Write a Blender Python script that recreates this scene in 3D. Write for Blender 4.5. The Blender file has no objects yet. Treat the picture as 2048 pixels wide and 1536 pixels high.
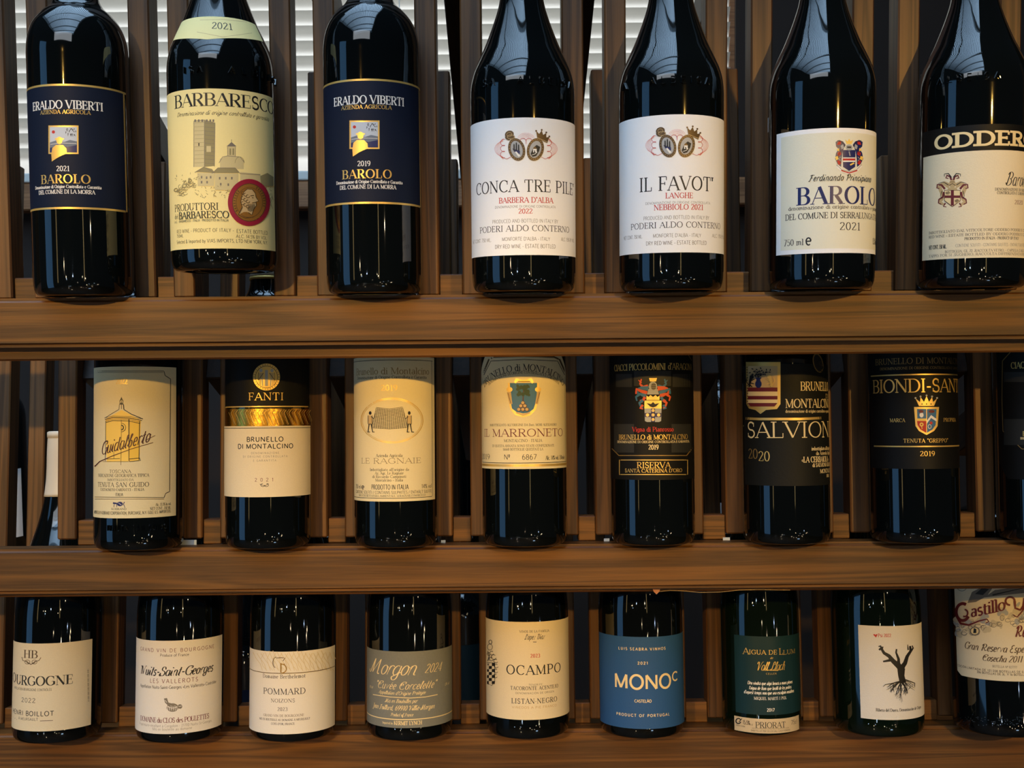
import bpy, bmesh, math, random, unicodedata
from mathutils import Vector, Matrix
from mathutils.geometry import tessellate_polygon
R_ = math.radians
sc = bpy.context.scene
C = sc.collection

# ---------------------------------------------------------------- camera
FPX = 2200.0
CAMZ = 1.25
cam_data = bpy.data.cameras.new('camera')
cam_data.sensor_width = 36.0
cam_data.lens = FPX / 2048.0 * 36.0
cam_data.clip_start = 0.01
cam_data.dof.use_dof = True
cam_data.dof.focus_distance = 0.94
cam_data.dof.aperture_fstop = 24.0
cam = bpy.data.objects.new('camera', cam_data)
C.objects.link(cam)
CAM_ROT = Matrix.Rotation(R_(87.0), 3, 'X') @ Matrix.Rotation(R_(-0.5), 3, 'Z')
CAM_POS = Vector((0.0, 0.0, CAMZ))
cam.matrix_world = Matrix.Translation(CAM_POS) @ CAM_ROT.to_4x4()
sc.camera = cam

# ---------------------------------------------------------------- colour management, world
sc.view_settings.view_transform = 'Standard'
sc.view_settings.look = 'None'
sc.view_settings.gamma = 1.0
sc.view_settings.use_curve_mapping = False
sc.view_settings.exposure = 0.0
world = bpy.data.worlds.new('world')
sc.world = world
world.use_nodes = True
bg = world.node_tree.nodes['Background']
bg.inputs[0].default_value = (0.35, 0.5, 0.75, 1)
bg.inputs[1].default_value = 0.025

# ---------------------------------------------------------------- lights of the shop
def lamp(name, kind, loc, energy, col, target=None, **kw):
    d = bpy.data.lights.new(name, kind)
    d.energy = energy
    d.color = col
    for k, v in kw.items():
        setattr(d, k, v)
    o = bpy.data.objects.new(name, d)
    o.location = loc
    if target is not None:
        o.rotation_euler = (Vector(target) - Vector(loc)).to_track_quat('-Z', 'Y').to_euler()
    C.objects.link(o)
    return o

WARM = (1.0, 0.57, 0.12)
COOL = (0.80, 0.90, 1.0)
# two warm track spots in front of the rack, left and right of the photographer
lamp('track_spot', 'SPOT', (-0.80, -1.25, 1.84), 125, WARM, (-0.27, 0.95, 0.92), spot_size=R_(28), spot_blend=0.55, shadow_soft_size=0.022)
lamp('track_spot', 'SPOT', (0.95, -1.25, 1.85), 112, WARM, (0.30, 0.95, 0.98), spot_size=R_(29), spot_blend=0.55, shadow_soft_size=0.022)
# daylight: roof window overhead, high shop front behind the photographer, tall window far to the left, window behind
lamp('roof_daylight', 'AREA', (-0.90, -0.65, 3.35), 250, (0.45, 0.70, 1.0), (-0.90, -0.65, 0), shape='RECTANGLE', size=2.6, size_y=3.9)
lamp('shopfront_daylight', 'AREA', (-0.95, -2.0, 2.85), 11, (0.86, 0.93, 1.0), (-0.25, 0.9, 1.45), shape='RECTANGLE', size=2.2, size_y=0.5)
lamp('side_daylight', 'AREA', (-4.4, -1.3, 1.5), 16, (0.20, 0.52, 1.0), (0, 0.95, 1.2), shape='RECTANGLE', size=1.5, size_y=3.0)
lamp('back_daylight', 'AREA', (-0.25, 2.75, 2.0), 36, (0.92, 0.96, 1.0), (-0.25, 2.0, 1.75), shape='RECTANGLE', size=2.6, size_y=1.4)
# narrow warm tubes and bulbs of the shop, mirrored in the glass
lamp('tube_lamp', 'AREA', (-2.3, -1.5, 1.5), 0.65, (1.0, 0.72, 0.3), (0, 0.9, 1.35), shape='RECTANGLE', size=0.10, size_y=1.0)
lamp('tube_lamp', 'AREA', (0.75, -1.9, 1.45), 0.45, (1.0, 0.72, 0.3), (0, 0.9, 1.35), shape='RECTANGLE', size=0.05, size_y=0.7)
_rb = random.Random(4)
for _i in range(26):
    lamp('bulb', 'POINT', (_rb.uniform(-1.9, 2.1), _rb.uniform(-2.6, -0.5), _rb.uniform(0.05, 1.0) if _i < 19 else _rb.uniform(1.25, 1.5)), 0.9,
         (1.0, 0.80, 0.50) if _i % 4 else (0.6, 0.8, 1.0), shadow_soft_size=0.012)
lamp('low_blue_area', 'AREA', (0.95, -1.1, 0.12), 0.8, (0.5, 0.75, 1.0), (0, 0.95, 1.1), shape='RECTANGLE', size=0.22, size_y=0.12)  # small bluish area light near the floor, right of the camera

# ---------------------------------------------------------------- small helpers
def lin(c):
    return tuple(((v / 255.0) / 12.92 if v <= 10 else (((v / 255.0) + 0.055) / 1.055) ** 2.4) for v in c)

_mats = {}
def mat(name, rgb, rough=0.6, metal=0.0, spec=0.5, noise=0.0, scale=900.0, bump=0.0, coat=0.0):
    if name in _mats:
        return _mats[name]
    m = bpy.data.materials.new(name)
    m.use_nodes = True
    nt = m.node_tree
    b = nt.nodes['Principled BSDF']
    c = lin(rgb)
    b.inputs['Base Color'].default_value = (*c, 1)
    b.inputs['Roughness'].default_value = rough
    b.inputs['Metallic'].default_value = metal
    b.inputs['Specular IOR Level'].default_value = spec
    b.inputs['Coat Weight'].default_value = coat
    if noise or bump:
        tc = nt.nodes.new('ShaderNodeTexCoord')
        n = nt.nodes.new('ShaderNodeTexNoise')
        n.inputs['Scale'].default_value = scale
        n.inputs['Detail'].default_value = 3
        nt.links.new(tc.outputs['Object'], n.inputs['Vector'])
        if noise:
            r = nt.nodes.new('ShaderNodeMix')
            r.data_type = 'RGBA'
            r.inputs['A'].default_value = (*[v * (1 - noise) for v in c], 1)
            r.inputs['B'].default_value = (*[min(1, v * (1 + noise)) for v in c], 1)
            nt.links.new(n.outputs['Fac'], r.inputs['Factor'])
            nt.links.new(r.outputs['Result'], b.inputs['Base Color'])
        if bump:
            bp = nt.nodes.new('ShaderNodeBump')
            bp.inputs['Strength'].default_value = bump
            bp.inputs['Distance'].default_value = 0.0004
            nt.links.new(n.outputs['Fac'], bp.inputs['Height'])
            nt.links.new(bp.outputs['Normal'], b.inputs['Normal'])
    _mats[name] = m
    return m

def wood(name, dark, light, axis, rough=0.48):
    """stained pine; the grain runs along the given axis of the piece"""
    m = bpy.data.materials.new(name)
    m.use_nodes = True
    nt = m.node_tree
    b = nt.nodes['Principled BSDF']
    tc = nt.nodes.new('ShaderNodeTexCoord')
    oi = nt.nodes.new('ShaderNodeObjectInfo')
    mul = nt.nodes.new('ShaderNodeMath'); mul.operation = 'MULTIPLY'; mul.inputs[1].default_value = 7.3
    nt.links.new(oi.outputs['Random'], mul.inputs[0])
    add = nt.nodes.new('ShaderNodeVectorMath'); add.operation = 'ADD'
    nt.links.new(tc.outputs['Object'], add.inputs[0])
    nt.links.new(mul.outputs[0], add.inputs[1])
    mp = nt.nodes.new('ShaderNodeMapping')
    s = [60.0, 60.0, 60.0]
    s['XYZ'.index(axis)] = 1.7
    mp.inputs['Scale'].default_value = s
    nt.links.new(add.outputs[0], mp.inputs['Vector'])
    n1 = nt.nodes.new('ShaderNodeTexNoise')
    n1.inputs['Scale'].default_value = 1.0
    n1.inputs['Detail'].default_value = 2.0
    n1.inputs['Distortion'].default_value = 0.6
    nt.links.new(mp.outputs[0], n1.inputs['Vector'])
    # growth rings: many thin bands from the slow noise
    m2 = nt.nodes.new('ShaderNodeMath'); m2.operation = 'MULTIPLY'; m2.inputs[1].default_value = 34.0
    nt.links.new(n1.outputs['Fac'], m2.inputs[0])
    sn = nt.nodes.new('ShaderNodeMath'); sn.operation = 'SINE'
    nt.links.new(m2.outputs[0], sn.inputs[0])
    mp2 = nt.nodes.new('ShaderNodeMapping')
    s2 = [1500.0] * 3
    s2['XYZ'.index(axis)] = 25.0
    mp2.inputs['Scale'].default_value = s2
    nt.links.new(add.outputs[0], mp2.inputs['Vector'])
    n2 = nt.nodes.new('ShaderNodeTexNoise')
    n2.inputs['Scale'].default_value = 1.0
    n2.inputs['Detail'].default_value = 3.0
    nt.links.new(mp2.outputs[0], n2.inputs['Vector'])
    ma = nt.nodes.new('ShaderNodeMath'); ma.operation = 'MULTIPLY_ADD'
    ma.inputs[1].default_value = 0.24; ma.inputs[2].default_value = 0.22
    nt.links.new(sn.outputs[0], ma.inputs[0])
    mb = nt.nodes.new('ShaderNodeMath'); mb.operation = 'MULTIPLY_ADD'
    mb.inputs[1].default_value = 0.60
    nt.links.new(n2.outputs['Fac'], mb.inputs[0])
    nt.links.new(ma.outputs[0], mb.inputs[2])
    mix = nt.nodes.new('ShaderNodeMix'); mix.data_type = 'RGBA'
    mix.inputs['A'].default_value = (*lin(dark), 1)
    mix.inputs['B'].default_value = (*lin(light), 1)
    nt.links.new(mb.outputs[0], mix.inputs['Factor'])
    nt.links.new(mix.outputs['Result'], b.inputs['Base Color'])
    b.inputs['Roughness'].default_value = rough
    b.inputs['Specular IOR Level'].default_value = 0.4
    bp = nt.nodes.new('ShaderNodeBump'); bp.inputs['Strength'].default_value = 0.12
    bp.inputs['Distance'].default_value = 0.0006
    nt.links.new(n2.outputs['Fac'], bp.inputs['Height'])
    nt.links.new(bp.outputs['Normal'], b.inputs['Normal'])
    return m

def tag(o, label=None, cat=None, group=None, kind=None):
    if label: o['label'] = label
    if cat: o['category'] = cat
    if group: o['group'] = group
    if kind: o['kind'] = kind
    return o

def link_mesh(name, me, material, parent=None, smooth=False):
    o = bpy.data.objects.new(name, me)
    C.objects.link(o)
    if material is not None and not me.materials:
        me.materials.append(material)
    if smooth:
        me.polygons.foreach_set('use_smooth', [True] * len(me.polygons))
    if parent is not None:
        o.parent = parent
    return o

def mesh_from(name, verts, faces):
    me = bpy.data.meshes.new(name)
    me.from_pydata(verts, [], faces)
    me.update()
    return me

def box_mesh(name, lo, hi, bevel=0.0, seg=2):
    bm = bmesh.new()
    bmesh.ops.create_cube(bm, size=1.0)
    for v in bm.verts:
        for i in range(3):
            v.co[i] = lo[i] + (v.co[i] + 0.5) * (hi[i] - lo[i])
    if bevel:
        bmesh.ops.bevel(bm, geom=list(bm.edges), offset=bevel, segments=seg, affect='EDGES', profile=0.6)
    me = bpy.data.meshes.new(name)
    bm.to_mesh(me)
    bm.free()
    return me

def prism_x(name, prof, x0, x1):
    """profile of (y, z) points extruded along x"""
    n = len(prof)
    vs = [(x0, y, z) for y, z in prof] + [(x1, y, z) for y, z in prof]
    fs = [[i, (i + 1) % n, n + (i + 1) % n, n + i] for i in range(n)]
    fs.append(list(range(n))[::-1]); fs.append([n + i for i in range(n)])
    me = mesh_from(name, vs, fs)
    bm = bmesh.new(); bm.from_mesh(me)
    bmesh.ops.recalc_face_normals(bm, faces=bm.faces)
    bm.to_mesh(me); bm.free()
    return me

def empty(name, loc, rot=(0, 0, 0)):
    o = bpy.data.objects.new(name, None)
    o.empty_display_size = 0.02
    o.location = loc
    o.rotation_euler = rot
    C.objects.link(o)
    return o

def ray(x, y):
    return CAM_ROT @ Vector(((x - 1024.0) / FPX, (768.0 - y) / FPX, -1.0))

def at(x, y, Y):
    d = ray(x, y)
    return CAM_POS + d * ((Y - CAM_POS.y) / d.y)

def to_px(p):
    q = CAM_ROT.transposed() @ (Vector(p) - CAM_POS)
    return 1024.0 - FPX * q.x / q.z, 768.0 + FPX * q.y / q.z

# ---------------------------------------------------------------- the three tiers of the rack
FACE = (0.860, 0.965, 1.085)                  # front face of each ledge board
LEAN = (R_(0.0), R_(5.0), R_(7.0))            # each tier leans back a little more than the one above
LEDGE_Y = (588.0, 1090.0, 1460.0)
LEDGE = [at(1024, LEDGE_Y[i], FACE[i]).z for i in range(3)]
SLAT_D = (0.026, 0.026, 0.022)                # how far the slat fronts stand behind the board face

def tier(i, x, back, up):
    """point of tier i: x, distance behind the board face, height above the ledge, all leaning"""
    L = LEAN[i]
    return Vector((x, FACE[i] + back * math.cos(L) + up * math.sin(L), LEDGE[i] - back * math.sin(L) + up * math.cos(L)))
# ---------------------------------------------------------------- lettering: a pen-stroke alphabet
# strokes are parted by ';'.  'x,y' = point, '@cx,cy,rx,ry,a0,a1' = arc.  ! thick  ~ thin  = medium  ^ serif styles only
GL = {
'A': (.80, "~.04,0 .40,1;!.40,1 .76,0;~.17,.34 .63,.34"),
'B': (.70, "!.14,0 .14,1;.14,1 @.36,.76,.24,.24,90,-90 .14,.52;.14,.52 @.38,.26,.27,.26,90,-90 .14,0"),
'C': (.80, "@.46,.5,.39,.5,45,315;^.74,.64 .74,.98"),
'D': (.84, "!.14,0 .14,1;.14,1 @.36,.5,.41,.5,90,-90 .14,0"),
'E': (.66, "!.14,0 .14,1;.14,1 .58,1;.14,.52 .48,.52;.14,0 .60,0;^.58,1 .58,.76;^.60,0 .60,.26;^.48,.64 .48,.40"),
'F': (.62, "!.14,0 .14,1;.14,1 .58,1;.14,.50 .46,.50;^.58,1 .58,.74;^.46,.62 .46,.38"),
'G': (.86, "@.46,.5,.39,.5,45,322;!.77,.44 .77,.08;.56,.44 .77,.44;^.74,.66 .74,.98"),
'H': (.84, "!.14,0 .14,1;!.70,0 .70,1;.14,.52 .70,.52"),
'I': (.34, "!.17,0 .17,1"),
'J': (.52, "!.36,1 .36,.2;.36,.2 @.2,.2,.16,.2,0,-140"),
'K': (.78, "!.14,0 .14,1;~.68,1 .14,.42;!.30,.58 .74,0"),
'L': (.62, "!.14,0 .14,1;.14,0 .58,0;^.58,0 .58,.28"),
'M': (1.0, "~.12,0 .12,1;!.12,1 .49,.04;~.49,.04 .86,1;!.86,1 .86,0"),
'N': (.86, "~.12,0 .12,1;!.12,1 .74,0;~.74,0 .74,1"),
'O': (.88, "@.44,.5,.38,.5,90,450"),
'P': (.68, "!.14,0 .14,1;.14,1 @.36,.73,.26,.27,90,-90 .14,.46"),
'Q': (.88, "@.44,.5,.38,.5,90,450;!.48,.2 .82,-.16"),
'R': (.76, "!.14,0 .14,1;.14,1 @.36,.75,.25,.25,90,-90 .14,.5;!.36,.5 .68,0"),
'S': (.62, "=@.31,.75,.21,.25,35,270 @.31,.25,.23,.25,90,-145;^.50,.70 .50,.98;^.09,.30 .09,.02"),
'T': (.74, "!.37,0 .37,1;.04,1 .70,1;^.04,1 .04,.74;^.70,1 .70,.74"),
'U': (.82, "!.14,1 .14,.34;@.41,.34,.27,.34,180,360;~.68,.34 .68,1"),
'V': (.78, "!.04,1 .40,0;~.40,0 .74,1"),
'W': (1.1, "!.04,1 .32,0;~.32,0 .55,.9;!.55,.9 .80,0;~.80,0 1.06,1"),
'X': (.76, "!.06,1 .70,0;~.66,1 .06,0"),
'Y': (.74, "!.04,1 .38,.46;~.70,1 .38,.46;!.38,.46 .38,0"),
'Z': (.72, "~.08,1 .64,1;!.64,1 .06,0;.06,0 .66,0;^.08,1 .08,.76;^.66,0 .66,.26"),
'a': (.54, "@.25,.45,.17,.19,150,0 .42,.0;@.23,.18,.17,.18,20,360"),
'b': (.58, "!.12,0 .12,1;@.31,.32,.20,.32,90,450"),
'c': (.50, "@.28,.32,.21,.32,45,315"),
'd': (.58, "!.46,0 .46,1;@.27,.32,.20,.32,90,450"),
'e': (.54, ".07,.34 .48,.34 @.27,.34,.21,.30,0,180 @.27,.32,.20,.32,180,310"),
'f': (.36, "!.16,0 .16,.8;.16,.8 @.28,.8,.12,.2,180,60;.03,.62 .32,.62"),
'g': (.56, "@.26,.32,.19,.32,90,450;.45,.64 .45,-.08 @.26,-.08,.19,.2,0,-150"),
'h': (.58, "!.12,0 .12,1;.12,.42 @.29,.42,.17,.22,170,0 .46,0"),
'i': (.26, "!.13,0 .13,.64;!.13,.82 .13,.94"),
'j': (.26, "!.15,.64 .15,-.1;.15,-.1 @.04,-.1,.11,.16,0,-120;!.15,.82 .15,.94"),
'k': (.54, "!.12,0 .12,1;~.44,.64 .12,.26;!.22,.38 .50,0"),
'l': (.26, "!.13,0 .13,1"),
'm': (.84, "!.12,0 .12,.64;.12,.42 @.26,.42,.14,.22,170,0 .40,0;.40,.42 @.55,.42,.15,.22,170,0 .70,0"),
'n': (.58, "!.12,0 .12,.64;.12,.42 @.29,.42,.17,.22,170,0 .46,0"),
'o': (.56, "@.28,.32,.22,.32,90,450"),
'p': (.58, "!.12,-.28 .12,.64;@.31,.32,.20,.32,90,450"),
'q': (.58, "!.46,-.28 .46,.64;@.27,.32,.20,.32,90,450"),
'r': (.42, "!.12,0 .12,.64;.12,.40 @.28,.40,.16,.24,170,45"),
's': (.46, "=@.23,.48,.15,.16,35,270 @.23,.16,.17,.16,90,-145"),
't': (.38, "!.16,.84 .16,.14;.16,.14 @.27,.14,.11,.14,180,300;.03,.62 .32,.62"),
'u': (.58, "!.12,.64 .12,.2;.12,.2 @.29,.2,.17,.2,180,360;!.46,.64 .46,0"),
'v': (.50, "!.04,.64 .25,0;~.25,0 .46,.64"),
'w': (.76, "!.04,.64 .22,0;~.22,0 .38,.58;!.38,.58 .54,0;~.54,0 .72,.64"),
'x': (.52, "!.05,.64 .47,0;~.45,.64 .05,0"),
'y': (.52, "!.04,.64 .27,.02;~.48,.64 .20,-.2 .06,-.26"),
'z': (.48, ".06,.64 .42,.64;!.42,.64 .05,0;.05,0 .44,0"),
'0': (.60, "@.30,.5,.23,.5,90,450"),
'1': (.44, "!.26,0 .26,1;~.26,1 .10,.84"),
'2': (.58, "@.28,.74,.21,.26,165,-10;=.487,.70 .06,.02;.05,.02 .54,.02;^.54,.02 .54,.22"),
'3': (.58, "@.27,.76,.20,.24,150,-90;@.27,.26,.23,.26,90,-150"),
'4': (.62, "!.44,0 .44,1;~.44,1 .04,.28;.04,.28 .60,.28"),
'5': (.58, ".50,1 .14,1;~.14,1 .11,.54;@.28,.32,.23,.32,125,-150"),
'6': (.60, "@.31,.30,.22,.30,90,450;.09,.34 @.45,.34,.36,.66,180,100"),
'7': (.56, ".06,1 .54,1;!.54,1 .20,0"),
'8': (.58, "@.29,.76,.19,.24,90,450;@.29,.26,.23,.26,90,450"),
'9': (.60, "@.29,.70,.22,.30,90,450;.51,.66 @.15,.66,.36,.66,0,-80"),
' ': (.34, ""), '.': (.24, "!.12,0 .12,.10"), ',': (.24, "!.14,.08 .08,-.14"), "'": (.20, "!.10,1 .10,.74"),
'"': (.34, "!.10,1 .10,.76;!.24,1 .24,.76"), '-': (.40, "=.06,.38 .34,.38"), ':': (.24, "!.12,0 .12,.10;!.12,.5 .12,.6"),
'&': (.74, "=.66,0 .20,.66 @.30,.82,.13,.18,200,-20 .14,.30 @.28,.22,.20,.22,160,330 .64,.42"),
'%': (.80, "@.18,.78,.13,.20,90,450;@.60,.22,.13,.20,90,450;~.66,1 .12,0"), '/': (.42, "~.04,-.05 .38,1.05"),
'·': (.26, "!.13,.34 .13,.46"), '«': (.42, "~.20,.52 .06,.32 .20,.12;~.36,.52 .22,.32 .36,.12"),
'»': (.42, "~.06,.52 .20,.32 .06,.12;~.22,.52 .36,.32 .22,.12"), 'º': (.34, "@.17,.78,.12,.20,90,450;.05,.46 .29,.46"),
'+': (.5, "=.06,.4 .44,.4;=.25,.2 .25,.6"),
}
SCRIPT = {   # running hand: single-storey letters that join up
'a': (.52, "@.24,.32,.19,.32,60,360;.43,.62 .43,.12 @.51,.12,.08,.12,180,300"),
'b': (.48, ".04,.1 .30,.9 @.25,.88,.06,.12,10,180 .16,.2 @.27,.2,.13,.2,180,360 @.30,.3,.1,.2,0,120"),
'c': (.44, "@.26,.32,.19,.32,50,320"),
'd': (.56, "@.24,.32,.19,.32,60,360;.45,1 .43,.12 @.51,.12,.08,.12,180,300"),
'e': (.44, ".04,.22 .22,.34 @.24,.44,.13,.20,-40,150 @.25,.30,.16,.30,170,320"),
'f': (.36, ".02,.06 .26,.8 @.24,.86,.07,.14,0,180 .15,-.2 @.2,-.2,.06,.14,180,340 .34,.2"),
'g': (.52, "@.24,.32,.19,.32,60,360;.43,.62 .43,-.1 @.26,-.12,.17,.22,0,-180 .54,.2"),
'h': (.54, ".04,.1 .26,.9 @.21,.88,.06,.12,10,180 .13,0;.13,.4 @.29,.42,.14,.22,170,0 .43,.12 @.51,.12,.08,.12,180,300"),
'i': (.28, ".02,.1 .13,.62 .13,.12 @.21,.12,.08,.12,180,300;!.15,.84 .15,.94"),
'j': (.28, ".13,.62 .13,-.1 @.02,-.12,.11,.2,0,-150;!.15,.84 .15,.94"),
'l': (.28, ".02,.1 .24,.86 @.18,.88,.06,.12,0,180 .12,.14 @.21,.14,.09,.14,180,300"),
'm': (.78, ".10,.62 .10,0;.10,.4 @.23,.42,.12,.22,170,0 .35,0;.35,.4 @.48,.42,.12,.22,170,0 .60,.12 @.68,.12,.08,.12,180,300"),
'n': (.54, ".10,.62 .10,0;.10,.4 @.26,.42,.15,.22,170,0 .41,.12 @.49,.12,.08,.12,180,300"),
'o': (.48, "@.25,.32,.18,.32,90,450;.36,.56 .50,.50"),
'r': (.40, ".12,.62 .10,0;.11,.36 @.27,.40,.15,.24,175,40"),
's': (.38, "=@.21,.48,.13,.16,35,270 @.19,.16,.15,.16,90,-150"),
't': (.32, ".02,.1 .16,.62;.18,.92 .13,.14 @.21,.14,.08,.14,180,300;.02,.64 .30,.64"),
'u': (.54, ".08,.62 .08,.2 @.24,.2,.16,.2,180,360 .41,.62;.41,.62 .41,.12 @.49,.12,.08,.12,180,300"),
'v': (.46, ".06,.6 .20,0 .38,.6 .48,.52"),
'z': (.44, ".06,.62 .36,.62 .06,.02 .42,.02"),
'C': (.74, "@.60,.86,.10,.12,-120,150 @.44,.5,.38,.5,75,310;@.30,.60,.12,.16,-40,250"),
'G': (.78, "@.60,.86,.10,.12,-120,150 @.44,.5,.38,.5,75,330 .74,.44;.56,.44 .84,.46;.74,.44 .70,-.1"),
'S': (.68, "@.36,.78,.20,.22,-20,250 @.34,.26,.26,.28,80,-190;@.14,.10,.12,.14,90,300"),
'M': (1.1, "@.06,.1,.1,.1,120,360 .34,1;!.34,1 .38,.04;~.38,.04 .80,1;!.80,1 .84,.1 @.94,.1,.1,.1,180,310"),
'N': (.96, "@.06,.84,.08,.1,180,20 .20,0;!.22,.96 .56,.04;~.56,.04 .74,.9 @.84,.88,.1,.12,180,20"),
'B': (.76, "!.24,.96 .14,.04;.06,.80 @.34,.74,.30,.26,140,-80;@.32,.26,.30,.26,90,-170"),
'V': (.74, "@.10,.84,.12,.14,230,20 .30,0;~.30,0 .62,.9 @.74,.88,.12,.12,180,40"),
'L': (.72, "@.46,.80,.14,.20,-60,180 .26,.1 @.16,.08,.1,.08,0,340 .40,.02 .68,.14"),
'F': (.66, "!.36,.96 .22,.1 @.12,.1,.1,.1,0,-160;.06,.86 .30,.98 .70,.96;.22,.52 .54,.52"),
'P': (.68, "!.26,.92 .16,0;.04,.74 @.36,.72,.30,.28,160,-110"),
'D': (.80, "!.26,.96 .20,.04;.04,.84 @.34,.5,.42,.48,110,-110 .06,.06"),
'J': (.56, "!.40,1 .34,-.1 @.2,-.1,.14,.2,0,-170;.16,.9 .50,1"),
'R': (.82, "!.26,.92 .16,0;.04,.74 @.36,.72,.28,.28,160,-110;=.34,.46 .58,.06 .80,.12"),
'A': (.80, "~.02,.04 .54,1;!.54,1 .60,0;~.2,.36 .64,.36"),
'E': (.60, "=@.34,.76,.20,.22,50,260 @.32,.26,.26,.28,100,310"),
}
STY = {  # thick, thin, serif, slant, script
'didone': (.20, .05, True, 0, False), 'serif': (.140, .062, True, 0, False), 'lserif': (.105, .048, True, 0, False),
'bserif': (.165, .080, True, 0, False), 'slab': (.32, .17, True, 0, False),
'sans': (.115, .100, False, 0, False), 'lsans': (.085, .075, False, 0, False), 'bsans': (.190, .170, False, 0, False),
'script': (.085, .035, False, .42, True), 'bscript': (.15, .055, False, .34, True), 'hand': (.07, .05, False, .30, True),
'italic': (.115, .05, False, .28, False),
}
ACC = {'\u0301': "~.0,.0 .14,.16", '\u0300': "~.14,.0 .0,.16", '\u0302': "~.0,.0 .10,.14 .20,.0", '\u0303': "~.0,.02 .07,.10 .14,.04 .22,.12",
       '\u0308': "!.02,.02 .02,.1;!.18,.02 .18,.1", '\u0327': "~.1,.0 .1,-.1"}
_cache = {}
def parse(src, n):
    key = (src, n)
    if key in _cache:
        return _cache[key]
    out = []
    for st in src.split(';'):
        st = st.strip()
        if not st:
            continue
        fl = ''
        if st[0] in '!~=^':
            fl, st = st[0], st[1:]
        pts, curved = [], False
        for tk in st.split():
            if tk[0] == '@':
                cx, cy, rx, ry, a0, a1 = map(float, tk[1:].split(','))
                k = max(3, int(n * abs(a1 - a0) / 90.0))
                for i in range(k + 1):
                    a = R_(a0 + (a1 - a0) * i / k)
                    pts.append((cx + rx * math.cos(a), cy + ry * math.sin(a)))
                curved = True
            else:
                pts.append(tuple(map(float, tk.split(','))))
        q = [pts[0]]
        for p in pts[1:]:
            if abs(p[0] - q[-1][0]) + abs(p[1] - q[-1][1]) > 1e-4:
                q.append(p)
        out.append((fl, q, curved))
    _cache[key] = out
    return out

def layout(text, style, track, n):
    """-> strokes [(flag, points, curved)] in cap-height units, total width"""
    thick, thin, serif, slant, script = STY[style]
    x = 0.0
    res = []
    for ch in text:
        dec = unicodedata.normalize('NFD', ch) if ch not in 'º' else ch
        base, marks = dec[0], dec[1:]
        w, src = (SCRIPT.get(base) if script else None) or GL.get(base) or GL['.']
        strokes = list(parse(src, n))
        ends = {}
        for fl, p, cv in strokes:
            if fl == '^': continue
            for e in (p[0], p[-1]):
                ends[e] = ends.get(e, 0) + 1
        for fl, p, cv in strokes:
            if fl == '^' and not serif:
                continue
            res.append(('~' if fl == '^' else fl, [(x + a, b) for a, b in p], cv))
            if serif and not cv and fl != '^':
                dx, dy = p[-1][0] - p[0][0], p[-1][1] - p[0][1]
                if abs(dy) < abs(dx) * 0.8 or len(p) > 2:
                    continue
                half = (thin if fl == '~' else thick) / 2 + 0.085
                for e in (p[0], p[-1]):
                    if e[1] not in (0.0, 1.0, 0.64, -0.28):
                        continue
                    shared = ends[e] > 1
                    left, right = half, half
                    if shared:
                        if e[0] > 0.2 or fl == '~' and base not in 'MN': continue
                        right = 0
                    if e[1] == 0.64 or (e[1] == 1.0 and base.islower()):
                        right = 0
                    res.append(('~', [(x + e[0] - left, e[1]), (x + e[0] + right, e[1])], False))
        for mk in marks:
            if mk in ACC:
                oy = 1.06 if base.isupper() else 0.74
                for fl, p, cv in parse(ACC[mk], 3):
                    res.append((fl, [(x + w / 2 - 0.09 + a, oy + b) for a, b in p], cv))
        x += w + track
    x -= track
    if slant:
        res = [(fl, [(a + slant * b, b) for a, b in p], cv) for fl, p, cv in res]
    return res, x

def ribbons(text, style, sx, sy, track=0.0, n=5, wt=1.0, maxseg=1e9):
    """pen strokes as centre lines with half widths; x scaled by sx, y by sy"""
    thick, thin, serif, slant, script = STY[style]
    strokes, w = layout(text, style, track, n)
    out = []
    for fl, p, cv in strokes:
        P = [(a * sx, b * sy) for a, b in p]
        Q = [P[0]]
        for a, b in zip(P, P[1:]):
            k = max(1, int(math.ceil(math.hypot(b[0] - a[0], b[1] - a[1]) / maxseg)))
            for i in range(1, k + 1):
                Q.append((a[0] + (b[0] - a[0]) * i / k, a[1] + (b[1] - a[1]) * i / k))
        m = len(Q)
        L, Rr, hws = [], [], []
        for i in range(m):
            a, b = Q[max(0, i - 1)], Q[min(m - 1, i + 1)]
            if cv and i == 0 and math.hypot(Q[0][0] - Q[-1][0], Q[0][1] - Q[-1][1]) < 1e-7: a = Q[m - 2]
            if cv and i == m - 1 and math.hypot(Q[0][0] - Q[-1][0], Q[0][1] - Q[-1][1]) < 1e-7: b = Q[1]
            dx, dy = b[0] - a[0], b[1] - a[1]
            d = math.hypot(dx, dy) or 1.0
            tx, ty = dx / d, dy / d
            if fl == '!': t = thick
            elif fl == '~': t = thin
            elif fl == '=': t = thin + (thick - thin) * 0.72
            else:
                t = thin + (thick - thin) * abs(ty) ** 1.4
                if script and dx * dy > 0 and not cv: t = thin
            hw = t * sy * 0.5 * wt
            hws.append(((tx, ty), hw))
        out.append((Q, hws))
    return out, w
# ---------------------------------------------------------------- bottles
def smooth_prof(pts, n=5):
    """Catmull-Rom through (r, h) points"""
    out = []
    P = [pts[0]] + list(pts) + [pts[-1]]
    for i in range(1, len(P) - 2):
        p0, p1, p2, p3 = P[i - 1], P[i], P[i + 1], P[i + 2]
        for k in range(n):
            t = k / n
            out.append(tuple(0.5 * (2 * p1[j] + (p2[j] - p0[j]) * t + (2 * p0[j] - 5 * p1[j] + 4 * p2[j] - p3[j]) * t * t
                       + (3 * p1[j] - p0[j] - 3 * p2[j] + p3[j]) * t ** 3) for j in (0, 1)))
    out.append(P[-2])
    return out

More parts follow.
